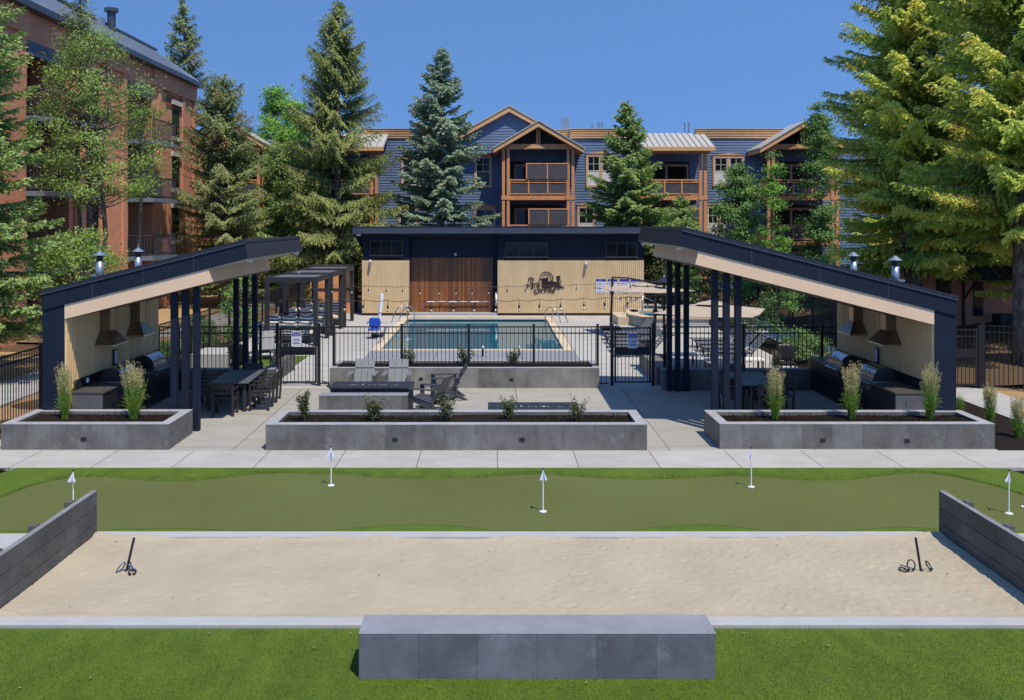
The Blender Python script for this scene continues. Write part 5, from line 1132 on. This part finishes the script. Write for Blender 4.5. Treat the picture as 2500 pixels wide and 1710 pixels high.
def porch(x0, x1, kind, floors, yf=59.0, extra=()):
    D = YC-.04; w = .19
    sets = [(x0, x0+.31), (x1-.31, x1)]
    top = 9.5
    for pr in sets:
        for x in pr: MB().box(x-w/2, x+w/2, yf, yf+w, 0, top).build("post", 'orange', lodge)
        for z in (6.32, 3.35): MB().box(pr[0]-w*.75, pr[1]+w*.75, yf-.03, yf+w+.03, z-.13, z+.13).build("bracket", 'orange', lodge)
    for z in floors:
        MB().box(x0-.1, x1+.1, yf+.03, yf+w-.03, z-.14, z+.14).build("beam", 'orange', lodge); MB().box(x0, x1, yf+w, D-.04, z-.1, z+.06).build("balcony_floor", 'orange', lodge)
        rl = MB(); n = 3; xs = [x0+.4+(x1-x0-.8)*i/n for i in range(n+1)]
        rl.box(x0+.4, x1-.4, yf+.04, yf+.14, z+1.13, z+1.22).box(x0+.4, x1-.4, yf+.05, yf+.13, z+.22, z+.30).box(x0+.4, x1-.4, yf+.05, yf+.13, z+.98, z+1.04)
        for q in xs: rl.box(q-.05, q+.05, yf+.04, yf+.13, z+.30, z+1.13)
        r_ = rl.build("balcony_railing", 'orange', lodge); MB().box(x0+.4, x1-.4, yf+.085, yf+.095, z+.3, z+.98).build("screen", 'mesh_screen', r_)
        # doors behind
        MB().box(x0+.5, x1-.5, D-.03, D, z+.1, z+2.55).build("shade_panel", 'porch_shade', lodge)  # dark sheet over the siding, porch shade put into its colour
        d = MB(); c_ = (x0+x1)/2; d.box(c_-1.5, c_+1.5, D-.09, D-.031, z+2.2, z+2.35).box(c_-1.5, c_-1.38, D-.09, D-.031, z+.1, z+2.2).box(c_+1.38, c_+1.5, D-.09, D-.031, z+.1, z+2.2).box(c_-.08, c_+.08, D-.09, D-.031, z+.1, z+2.2).build("door", 'curtain', lodge); MB().box(c_-1.38, c_-.1, D-.06, D-.05, z+.1, z+2.2).box(c_+.1, c_+1.38, D-.06, D-.05, z+.1, z+2.2).build("door_glass", 'glass', lodge)
        MB().box(x0-.02, x0+.06, yf+w, D-.04, z+.1, z+1.2).build("side_screen", 'orange', lodge)
    for (xa, xb, z) in extra:
        e = MB().box(xa, xb, yf-.03, yf+.03, z+2.2, z+2.28).box(xa, xa+.08, yf-.03, yf+.03, z+1.23, z+2.2).box(xb-.08, xb, yf-.03, yf+.03, z+1.23, z+2.2).box((xa+xb)/2-.04, (xa+xb)/2+.04, yf-.03, yf+.03, z+1.23, z+2.2).build("privacy_screen", 'orange', lodge); MB().box(xa+.08, xb-.08, yf-.005, yf+.005, z+1.24, z+2.18).build("screen", 'mesh_screen', e)
    if kind == 'gable':
        c_ = (x0+x1)/2; MB().box(x0-.1, x1+.1, yf+.0, yf+w, top, top+.34).build("beam", 'orange', lodge)
        gable_roof(c_, 11.28, c_-2.95, c_+2.95, .60, yf-.45, YC+.3)
        MB().box(c_-.13, c_-.03, yf+.02, yf+.14, top+.34, 10.85).box(c_+.03, c_+.13, yf+.02, yf+.14, top+.34, 10.85).build("king_post", 'orange', lodge)
        MB().prism([(x0+.2, top+.345), (x1-.2, top+.345), (c_, 10.95)], yf+.5, yf+.55).build("gable_infill", 'porch_shade', lodge)
        MB().prism([(c_-.75, top+.06), (c_+.75, top+.06), (c_, top+.30)], yf-.03, yf-.001).build("bracket", 'cornice', lodge)
    else:
        MB().box(x0-.3, x1+.3, yf-.02, yf+w+.02, top-.28, top).build("beam", 'orange', lodge)
        MB().prism([(yf-.5, 9.55), (yf-.5, 9.62), (YC+.1, 10.82), (YC+.1, 10.72)], x0-.45, x1+.55, 'x').build("roof", 'metalroof', lodge)
        m = MB(); n = 13
        for i in range(n+1): q = x0-.43+(x1-x0+.96)*i/n; m.prism([(yf-.5, 9.62), (yf-.5, 9.665), (YC+.1, 10.865), (YC+.1, 10.82)], q-.012, q+.012, 'x')
        m.build("standing_seam", 'greypanel', lodge); MB().box(x0-.44, x1+.54, yf-.53, yf-.501, 9.36, 9.62).build("gutter", 'cornice', lodge)
porch(.73, 5.28, 'gable', (6.32, 3.35, .35), extra=((2.2, 5.0, 6.32), (2.35, 5.0, 3.35)))
porch(9.75, 13.95, 'shed', (6.32, 3.35, .35), extra=((11.2, 13.6, 3.35),))
porch(-12.6, -7.6, 'shed', (6.32, 3.35, .35))
porch(18.1, 22.6, 'gable', (6.32, 3.35, .35))
porch(-19.5, -15, 'gable', (6.32, 3.35, .35))
for x, z0, w, h, l in ((px(1381, 62.5), 11.0, .5, .85, "flue"),): MB().box(x-w/2, x+w/2, 62.5, 62.9, z0, pz(287, 62.5)).build("chimney", 'galv', lodge)
for xx, yy in ((1446, 303), (1462, 298), (1470, 298), (1672, 300), (1682, 300)):
    x = px(xx, 63); MB().tube([(x, 63, 10.9), (x, 63, pz(yy, 63))], .06, 8).build("flue_pipe", 'galv', lodge)
for (x, z) in ((10.9, 8.75), (11.55, 8.75)): MB().rbox((x, YC-.5, z), (.12, .12, .12), 2, 6).build("porch_lamp", 'bulb', lodge)

# ================================================================== BRICK BUILDING LEFT
BX = -18.6
bb = thing("brick_building", "four storey red brick building with grey roof and balconies on the left", "building", (BX, 45, 0))
segs = [(30.0, 36.0), (39.6, 46.0), (49.3, 56.4)]
for y0, y1 in segs: MB().box(BX-4, BX, y0, y1, -.1, 13.15).build("wall", 'brick', bb)
for y0, y1 in ((36.0, 39.6), (46.0, 49.3)):
    MB().box(BX-4, BX-.002, y0, y1, 12.0, 13.15).build("lintel_wall", 'brick', bb); MB().box(BX-4, BX-1.7, y0, y1, -.1, 12.0).build("recess_wall", 'brickdark', bb)  # recess back wall uses darker brick, its shade put into the colour
    MB().box(BX-.16, BX+.02, y0+.05, y1-.05, 11.45, 12.0).build("recess_panel", 'slatedark', bb)
    for z in (2.95, 5.95, 8.95):
        MB().box(BX-1.69, BX-.003, y0+.001, y1-.001, z-.3, z+.0).build("floor_slab", 'slatedark', bb)
        MB().box(BX-1.69, BX-1.64, y0+.5, y1-.6, z+.02, z+2.15).build("balcony_door", 'glass', bb)
        MB().box(BX-1.2, BX+1.35, y0-.1, y1+.1, z-.2, z-.0).build("balcony_slab", 'slateroof', bb)
        m = MB(); X1 = BX+1.3
        for (a, b_) in (((BX+.02, y0-.05), (X1, y0-.05)), ((X1, y0-.05), (X1, y1+.05)), ((X1, y1+.05), (BX+.02, y1+.05))):
            A = Vector((*a, 0)); B_ = Vector((*b_, 0)); 
            for zz in (z+.12, z+1.08): m.bar(A+Vector((0, 0, zz)), B_+Vector((0, 0, zz)), .05)
            L = (B_-A).length; n = int(L/.13)
            for i in range(n+1): p = A.lerp(B_, i/n); m.box(p.x-.011, p.x+.011, p.y-.011, p.y+.011, z+.0, z+1.08)
        m.build("balcony_railing", 'slatedark', bb)
for y0 in (30.3, 33.6, 40.0, 42.8, 45.2, 50.0, 53.9, 55.9): MB().box(BX+.001, BX+.11, y0, y0+.38, 0, 12.2).build("pilaster", 'brick', bb)
for y0, y1 in segs: MB().box(BX+.001, BX+.13, y0, y1, 12.2, 13.15).build("parapet_band", 'brick', bb)
for y in (31.8, 41.3, 52.3):
    for z in (.7, 3.7, 6.7, 9.7):
        w = MB().box(BX-.02, BX+.012, y, y+1.25, z, z+1.85).build("window", 'slatedark', bb); MB().box(BX+.013, BX+.02, y+.08, y+.58, z+.08, z+1.77).box(BX+.013, BX+.02, y+.66, y+1.17, z+.08, z+1.77).build("pane", 'glass', w)
        MB().box(BX+.0, BX+.16, y-.15, y+1.4, z+1.86, z+2.12).build("lintel", 'lintel', w); MB().box(BX+.0, BX+.2, y-.15, y+1.4, z-.24, z-.02).build("sill", 'lintel', w)
MB().box(BX+.001, BX+.03, 51.3, 54.4, 11.3, 12.05).build("brick_panel", 'brickdark', bb)
MB().box(BX-4, BX+.45, 29.6, 56.9, 13.16, 13.42).build("eave", 'slatedark', bb)
m = MB(); m.add([(BX+.4, 29.6, 13.43), (BX+.4, 56.8, 13.43), (BX-1.6, 54.0, 15.0), (BX-1.6, 29.6, 15.0), (BX-4.5, 54, 15.0), (BX-4.5, 56.8, 13.43), (BX-4.5, 29.6, 15.0)], [(0, 1, 2, 3), (1, 5, 4, 2), (3, 2, 4, 6)]); m.build("roof", 'slateroof', bb)
m = MB()
for i in range(60): y = 29.8+i*.45; 
for i in range(54): 
    y = 29.8+i*.45; top = min(1., (56.8-y)/2.8); m.bar((BX+.4, y, 13.45), (BX+.4-2.0*top, y, 13.45+1.57*top), .03)
m.build("standing_seam", 'slateroof', bb); MB().box(BX-1.75, BX-1.5, 29.6, 54.1, 15.0, 15.12).build("ridge", 'slatedark', bb)
cyx = px(272, 47); MB().tube([(cyx, 47, 14.5), (cyx, 47, pz(30, 47))], .22, 10).build("chimney", 'slatedark', bb); MB().tube([(cyx, 47, pz(30, 47)), (cyx, 47, pz(21, 47))], .36, 10).build("chimney_cap", 'slatedark', bb)
cyx = px(236, 46); MB().tube([(cyx, 46, 14.5), (cyx, 46, pz(44, 46))], .42, 10).build("roof_vent", 'slateroof', bb)
# brick building right
rb = thing("brick_house", "shaded red brick building behind the tall spruces on the right", "building", (21, 38, 0)); YB = 38.
MB().box(18.0, 34, YB, YB+2.5, -.1, 9.8).build("wall", 'brick', rb); MB().box(17.7, 34, YB-.5, YB+2.6, 9.81, 10.1).build("eave", 'slatedark', rb)
def bw(x0, x1, z0, z1, li=True):
    w = MB().box(x0, x1, YB-.012, YB+.02, z0, z1).build("window", 'black', rb); MB().box(x0+.07, (x0+x1)/2-.03, YB-.02, YB-.013, z0+.07, z1-.07).box((x0+x1)/2+.03, x1-.07, YB-.02, YB-.013, z0+.07, z1-.07).build("pane", 'glass', w)
    if li: MB().box(x0-.12, x1+.12, YB-.1, YB, z1+.0, z1+.22).build("lintel", 'lintel', w); MB().box(x0-.12, x1+.12, YB-.14, YB, z0-.22, z0-.005).build("sill", 'lintel', w)
for x in (18.6, 20.4, 23.4, 26):
    for z in (3.35, 6.4): bw(x, x+.75, z, z+1.45)
bw(18.7, 19.35, 1.6, 2.35, False); bw(20.25, 20.7, .75, 2.2, False)
MB().box(19.8, 19.87, YB-.13, YB-.03, 0, 2.5).build("downpipe", 'black', rb)
MB().prism([(YB-1.15, 2.32), (YB-1.15, 2.38), (YB-.001, 3.05), (YB-.001, 2.98)], 19.3, 22.6, 'x').build("door_canopy", 'slatedark', rb); m = MB()
for i in range(8): q = 19.4+i*.44; m.prism([(YB-1.15, 2.385), (YB-1.15, 2.42), (YB-.001, 3.09), (YB-.001, 3.055)], q, q+.04, 'x')
m.build("canopy_rib", 'galv', rb); MB().bar((19.9, YB-.03, 1.5), (19.9, YB-1.0, 2.32), .06).build("canopy_bracket", 'slatedark', rb)
r = thing("air_conditioner", "dark air conditioning unit at the foot of the right brick building", "air conditioner", (21.2, 36.8, 0)); MB().box(20.6, 21.8, 36.5, 37.2, 0, .95).build("body", 'charcoal', r, bevel=.05); MB().tube([(21.2, 36.5, .5), (21.2, 36.46, .5)], .36, 18).build("fan_grille", 'black', r)
# picnic area and small shed behind the left pergolas
r = thing("garden_shed", "small orange brown shed wall behind the striped sofas", "shed", (-7.9, 46.7, 0)); MB().box(-9.4, -7.2, 46.5, 48.3, 0, 2.35).build("wall", 'orange', r); MB().box(-9.55, -7.05, 46.35, 48.45, 2.351, 2.45).build("roof", 'charcoal', r); MB().box(-9.42, -7.18, 46.46, 46.499, 1.2, 1.3).build("trim", 'charcoal', r)
# ================================================================== TREES AND PLANTS
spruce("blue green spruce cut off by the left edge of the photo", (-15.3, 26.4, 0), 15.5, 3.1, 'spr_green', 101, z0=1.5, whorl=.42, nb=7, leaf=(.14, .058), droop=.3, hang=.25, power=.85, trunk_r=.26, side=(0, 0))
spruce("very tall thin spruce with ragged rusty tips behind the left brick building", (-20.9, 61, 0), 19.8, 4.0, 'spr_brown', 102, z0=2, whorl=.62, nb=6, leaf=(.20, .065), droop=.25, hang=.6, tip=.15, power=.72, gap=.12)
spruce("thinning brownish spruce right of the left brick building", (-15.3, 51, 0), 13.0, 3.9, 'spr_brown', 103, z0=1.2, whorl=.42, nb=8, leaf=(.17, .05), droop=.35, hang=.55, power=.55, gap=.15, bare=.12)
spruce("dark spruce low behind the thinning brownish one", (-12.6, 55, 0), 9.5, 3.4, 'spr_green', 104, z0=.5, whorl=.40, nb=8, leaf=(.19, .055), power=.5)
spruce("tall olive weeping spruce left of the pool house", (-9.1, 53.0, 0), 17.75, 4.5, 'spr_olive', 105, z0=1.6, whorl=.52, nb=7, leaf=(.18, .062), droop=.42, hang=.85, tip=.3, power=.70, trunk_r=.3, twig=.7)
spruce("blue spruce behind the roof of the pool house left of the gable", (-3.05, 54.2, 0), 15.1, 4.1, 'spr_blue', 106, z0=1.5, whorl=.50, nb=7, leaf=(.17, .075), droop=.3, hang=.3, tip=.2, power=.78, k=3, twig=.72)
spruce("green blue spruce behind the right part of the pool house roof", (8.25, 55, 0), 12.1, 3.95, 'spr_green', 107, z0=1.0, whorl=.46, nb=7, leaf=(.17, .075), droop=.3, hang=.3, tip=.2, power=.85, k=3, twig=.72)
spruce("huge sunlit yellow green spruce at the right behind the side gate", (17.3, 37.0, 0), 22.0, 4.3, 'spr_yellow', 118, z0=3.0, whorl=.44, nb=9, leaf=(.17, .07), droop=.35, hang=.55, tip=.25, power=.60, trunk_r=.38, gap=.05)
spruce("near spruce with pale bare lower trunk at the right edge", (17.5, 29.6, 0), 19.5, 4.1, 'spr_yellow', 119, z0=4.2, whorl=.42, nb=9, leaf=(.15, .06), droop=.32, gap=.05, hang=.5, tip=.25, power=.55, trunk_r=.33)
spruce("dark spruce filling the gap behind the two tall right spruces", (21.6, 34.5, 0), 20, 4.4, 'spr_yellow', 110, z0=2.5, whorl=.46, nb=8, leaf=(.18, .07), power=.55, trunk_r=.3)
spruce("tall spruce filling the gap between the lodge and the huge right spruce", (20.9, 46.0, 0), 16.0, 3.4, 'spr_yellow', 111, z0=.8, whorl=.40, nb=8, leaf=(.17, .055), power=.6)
spruce("small dark spruce behind the right end of the pool house", (11.2, 53, 0), 6.2, 2.3, 'spr_green', 112, z0=.3, whorl=.36, nb=8, leaf=(.16, .055), power=.7)
spruce("thin spired conifer rising over the leafy trees by the left brick building", (-15.8, 34.5, 0), 14.2, 1.5, 'spr_brown', 113, z0=7.5, whorl=.36, nb=6, leaf=(.12, .03), droop=.2, hang=.35, power=.75, gap=.1, dens=.8, trunk_r=.12)
broadleaf("loose leafy tree with two thin trunks in front of the left brick building", (-14.6, 33.2, 0), 11.6, (2.3, 1.7), 'leaf_fresh', 201, z0=5.4, clumps=85, per=210, leaf=(.11, .055), trunk_r=.12, trunks=2, cr=.5)
broadleaf("sparse twiggy tree with thin branches against the left brick balconies", (-13.7, 35.0, 0), 10.4, (1.6, 1.4), 'leaf_fresh', 202, z0=6.0, clumps=60, per=28, leaf=(.09, .045), trunk_r=.10, trunks=1, cr=.5)
broadleaf("tall light green poplar between the spruces on the left", (-15.0, 62.5, 0), 14.0, (1.7, 1.5), 'leaf_bright', 203, z0=2, clumps=80, per=230, leaf=(.17, .12), cr=.6, taper=.8)
broadleaf("yellow green poplar just left of the tall olive spruce", (-12.9, 59.0, 0), 12.4, (1.6, 1.5), 'leaf_bright', 204, z0=2, clumps=90, per=230, leaf=(.17, .12), cr=.6)
broadleaf("round green tree left of the poplars behind the shelter", (-17.3, 60.0, 0), 11.5, (1.6, 1.6), 'leaf_mid', 205, z0=1, clumps=80, per=220, leaf=(.17, .12), cr=.6)
broadleaf("bushy green tree in front of the right lodge windows", (13.6, 50.0, 0), 7.7, (1.5, 1.4), 'leaf_mid', 206, z0=.8, clumps=90, per=260, leaf=(.13, .09), cr=.42)
broadleaf("slim young aspen in front of the right lodge balcony", (15.0, 48.0, 0), 8.3, (.62, .6), 'leaf_bright', 207, z0=1, clumps=45, per=150, leaf=(.11, .08), cr=.3, trunk_r=.06)
broadleaf("tall slender poplar between the lodge gable and the big spruce", (20.7, 57, 0), 12.3, (1.0, 1.0), 'leaf_mid', 208, z0=1, clumps=80, per=230, leaf=(.15, .10), cr=.5, taper=.8)
broadleaf("young aspen behind the posts of the left shelter", (-8.85, 31.6, 0), 3.3, (.55, .5), 'leaf_mid', 209, z0=.5, clumps=34, per=110, leaf=(.08, .06), cr=.25, trunk_r=.03)
broadleaf("young leafy tree standing in the bed beside the right side path", (10.6, 33.5, 0), 3.1, (.75, .65), 'leaf_mid', 210, z0=.7, clumps=40, per=120, leaf=(.08, .055), cr=.28, trunk_r=.035)
broadleaf("low leafy tree over the roof of the left shelter", (-13.6, 29.5, 0), 4.4, (1.5, 1.1), 'leaf_fresh', 211, z0=1.8, clumps=60, per=170, leaf=(.10, .065), cr=.42, trunk_r=.08)
broadleaf("green tree right behind the pool house", (10.6, 55.5, 0), 5.4, (1.9, 1.3), 'leaf_mid', 212, z0=.5, clumps=70, per=200, leaf=(.13, .09), cr=.5)
rg = random.Random(4)
for i, (x, y, h) in enumerate(((9.3, 49.2, 3.4), (10.6, 48.9, 3.6), (11.9, 49.1, 3.3), (12.8, 45.5, 3.2), (14.2, 43.0, 3.3), (14.6, 40.2, 3.0), (14.4, 37.2, 2.8), (13.9, 49, 3.8))):
    broadleaf(("slim columnar tree nearest the pool house corner", "slim columnar tree second from the pool house", "slim columnar tree third from the pool house", "columnar tree at the far corner of the right fence", "columnar tree midway behind the right fence", "columnar tree behind the right fence above the umbrella", "columnar tree behind the right fence nearest the shelter", "tallest columnar tree behind the corner of the right fence")[i],
              (x, y, .0), h, (.6, .6), 'leaf_mid' if i % 2 else 'leaf_olive', 300+i, z0=.5, clumps=26, per=140, leaf=(.12, .08), cr=.32, trunk_r=.05, group="columnar trees behind the right fence", name="columnar_tree")
for i, (x, y, s, l) in enumerate(((-10.9, 34.0, .9, "round green shrub behind the fence left of the young aspen"), (-11.9, 31.0, .7, "small green shrub behind the left perimeter fence"), (-10.7, 30.0, .6, "low shrub at the foot of the left perimeter fence"), (-9.3, 44.6, 1.2, "green shrub behind the farthest striped sofa"), (10.6, 29.8, .7, "round olive shrub in the bed beyond the right shelter"), (10.5, 27.6, .55, "low shrub in the bed nearest the right shelter"), (10.7, 31.5, .8, "bushy shrub at the foot of the young leafy tree"), (10.4, 37.5, .9, "large shrub in the bed beside the spa"), (-12, 36.5, .8, "shrub beside the curved path behind the left fence"), (15.2, 32.5, .9, "dark shrub on the slope behind the side path"), (16.4, 34.5, .8, "shrub under the huge yellow green spruce"))):
    broadleaf(l, (x, y, 0), s*1.1, (s*.75, s*.7), 'leaf_olive' if i % 2 else 'leaf_mid', 400+i, z0=.1, clumps=22, per=150, leaf=(.07, .05), cr=.24, trunk_r=.02, name="shrub", cat="shrub", group="shrubs round the pool area")
# tall feather grasses
GL = [(-9.18, 19.35, .46, 1.25, "feather grass near the left end of the left planter"), (-7.72, 19.4, .46, 1.32, "bushier feather grass right of centre in the left planter"),
      (6.1, 19.45, .45, 1.18, "feather grass at the left of the right planter"), (7.75, 19.45, .45, 1.28, "feather grass with golden plumes in the middle of the right planter"), (9.45, 19.45, .45, 1.25, "feather grass at the right end of the right planter"),
      (11.46, 22.1, 0, .6, "short feather grass just outside the corner of the right shelter"), (11.6, 21.0, 0, .95, "feather grass in the bark bed beside the side path"), (11.4, 19.55, 0, .95, "feather grass at the right edge of the photo"), (8.4, 26.7, 0, .9, "dark feather grass behind the fence at the grill counter")]
for i, (x, y, z, h, l) in enumerate(GL): grass_clump(l, (x, y, z), h, 500+i, "ornamental feather grasses", n=300, r=.20 if i == 1 else .16, plume=(.0 if i == 5 else .36))
SL = [(-4.0, 19.2, .62, .16, "narrow upright shrub at the left end of the long planter"), (-2.55, 19.25, .52, .24, "rounded shrub second from the left in the long planter"), (-.98, 19.2, .5, .26, "twiggy shrub in the middle of the long planter"), (.35, 19.25, .55, .24, "shrub fourth from the left in the long planter"), (1.78, 19.2, .52, .26, "shrub near the right end of the long planter")]
for i, (x, y, h, r_, l) in enumerate(SL): shrub(l, (x, y, .45), h, r_, 600+i, group="small shrubs in the long planter", n=900 if i < 2 else 600)
for i, (x, l) in enumerate(((-2.45, "sparse shrub left of the others under the pool fence"), (-.80, "taller open shrub in the middle under the pool fence"), (.62, "sparse shrub at the right under the pool fence"))): shrub(l, (x, 26.45, .5), .48+.12*(i == 1), .27, 620+i, group="small shrubs under the pool fence", n=420, leaf=(.06, .04))
# fallen leaves on the turf and twigs in the sand
LV = [(-4.72, 9.0, "dry leaf lowest and nearest the left edge of the lawn"), (-4.1, 9.2, "dry leaf just right of the one nearest the left edge"), (-1.95, 9.85, "dry leaf halfway up the lawn just left of the bench"), (-1.6, 10.2, "dry leaf by the kerb just left of the bench"),
      (-.62, 9.02, "dry leaf in front of the left third of the bench"), (.95, 9.1, "dry leaf in front of the right half of the bench"), (2.85, 10.2, "dry leaf at the kerb just right of the bench"), (3.7, 9.9, "dry leaf on the open lawn right of the bench"), (4.6, 10.15, "dry leaf by the kerb near the right edge of the lawn"), (-3.2, 10.2, "dry leaf by the kerb midway between the left edge and the bench")]
for i, (x, y, lb) in enumerate(LV):
    o = MB(); a = i*1.3; c_, s_ = math.cos(a)*.02, math.sin(a)*.02; o.add([(x-c_, y-s_, .03), (x+s_*.6, y-c_*.6, .037), (x+c_, y+s_, .031), (x-s_*.6, y+c_*.6, .036)], [(0, 1, 2, 3)])
    t_ = o.build("fallen_leaf", 'plume', None); tag(t_, lb, "leaf", "dry leaves scattered on the lawn")
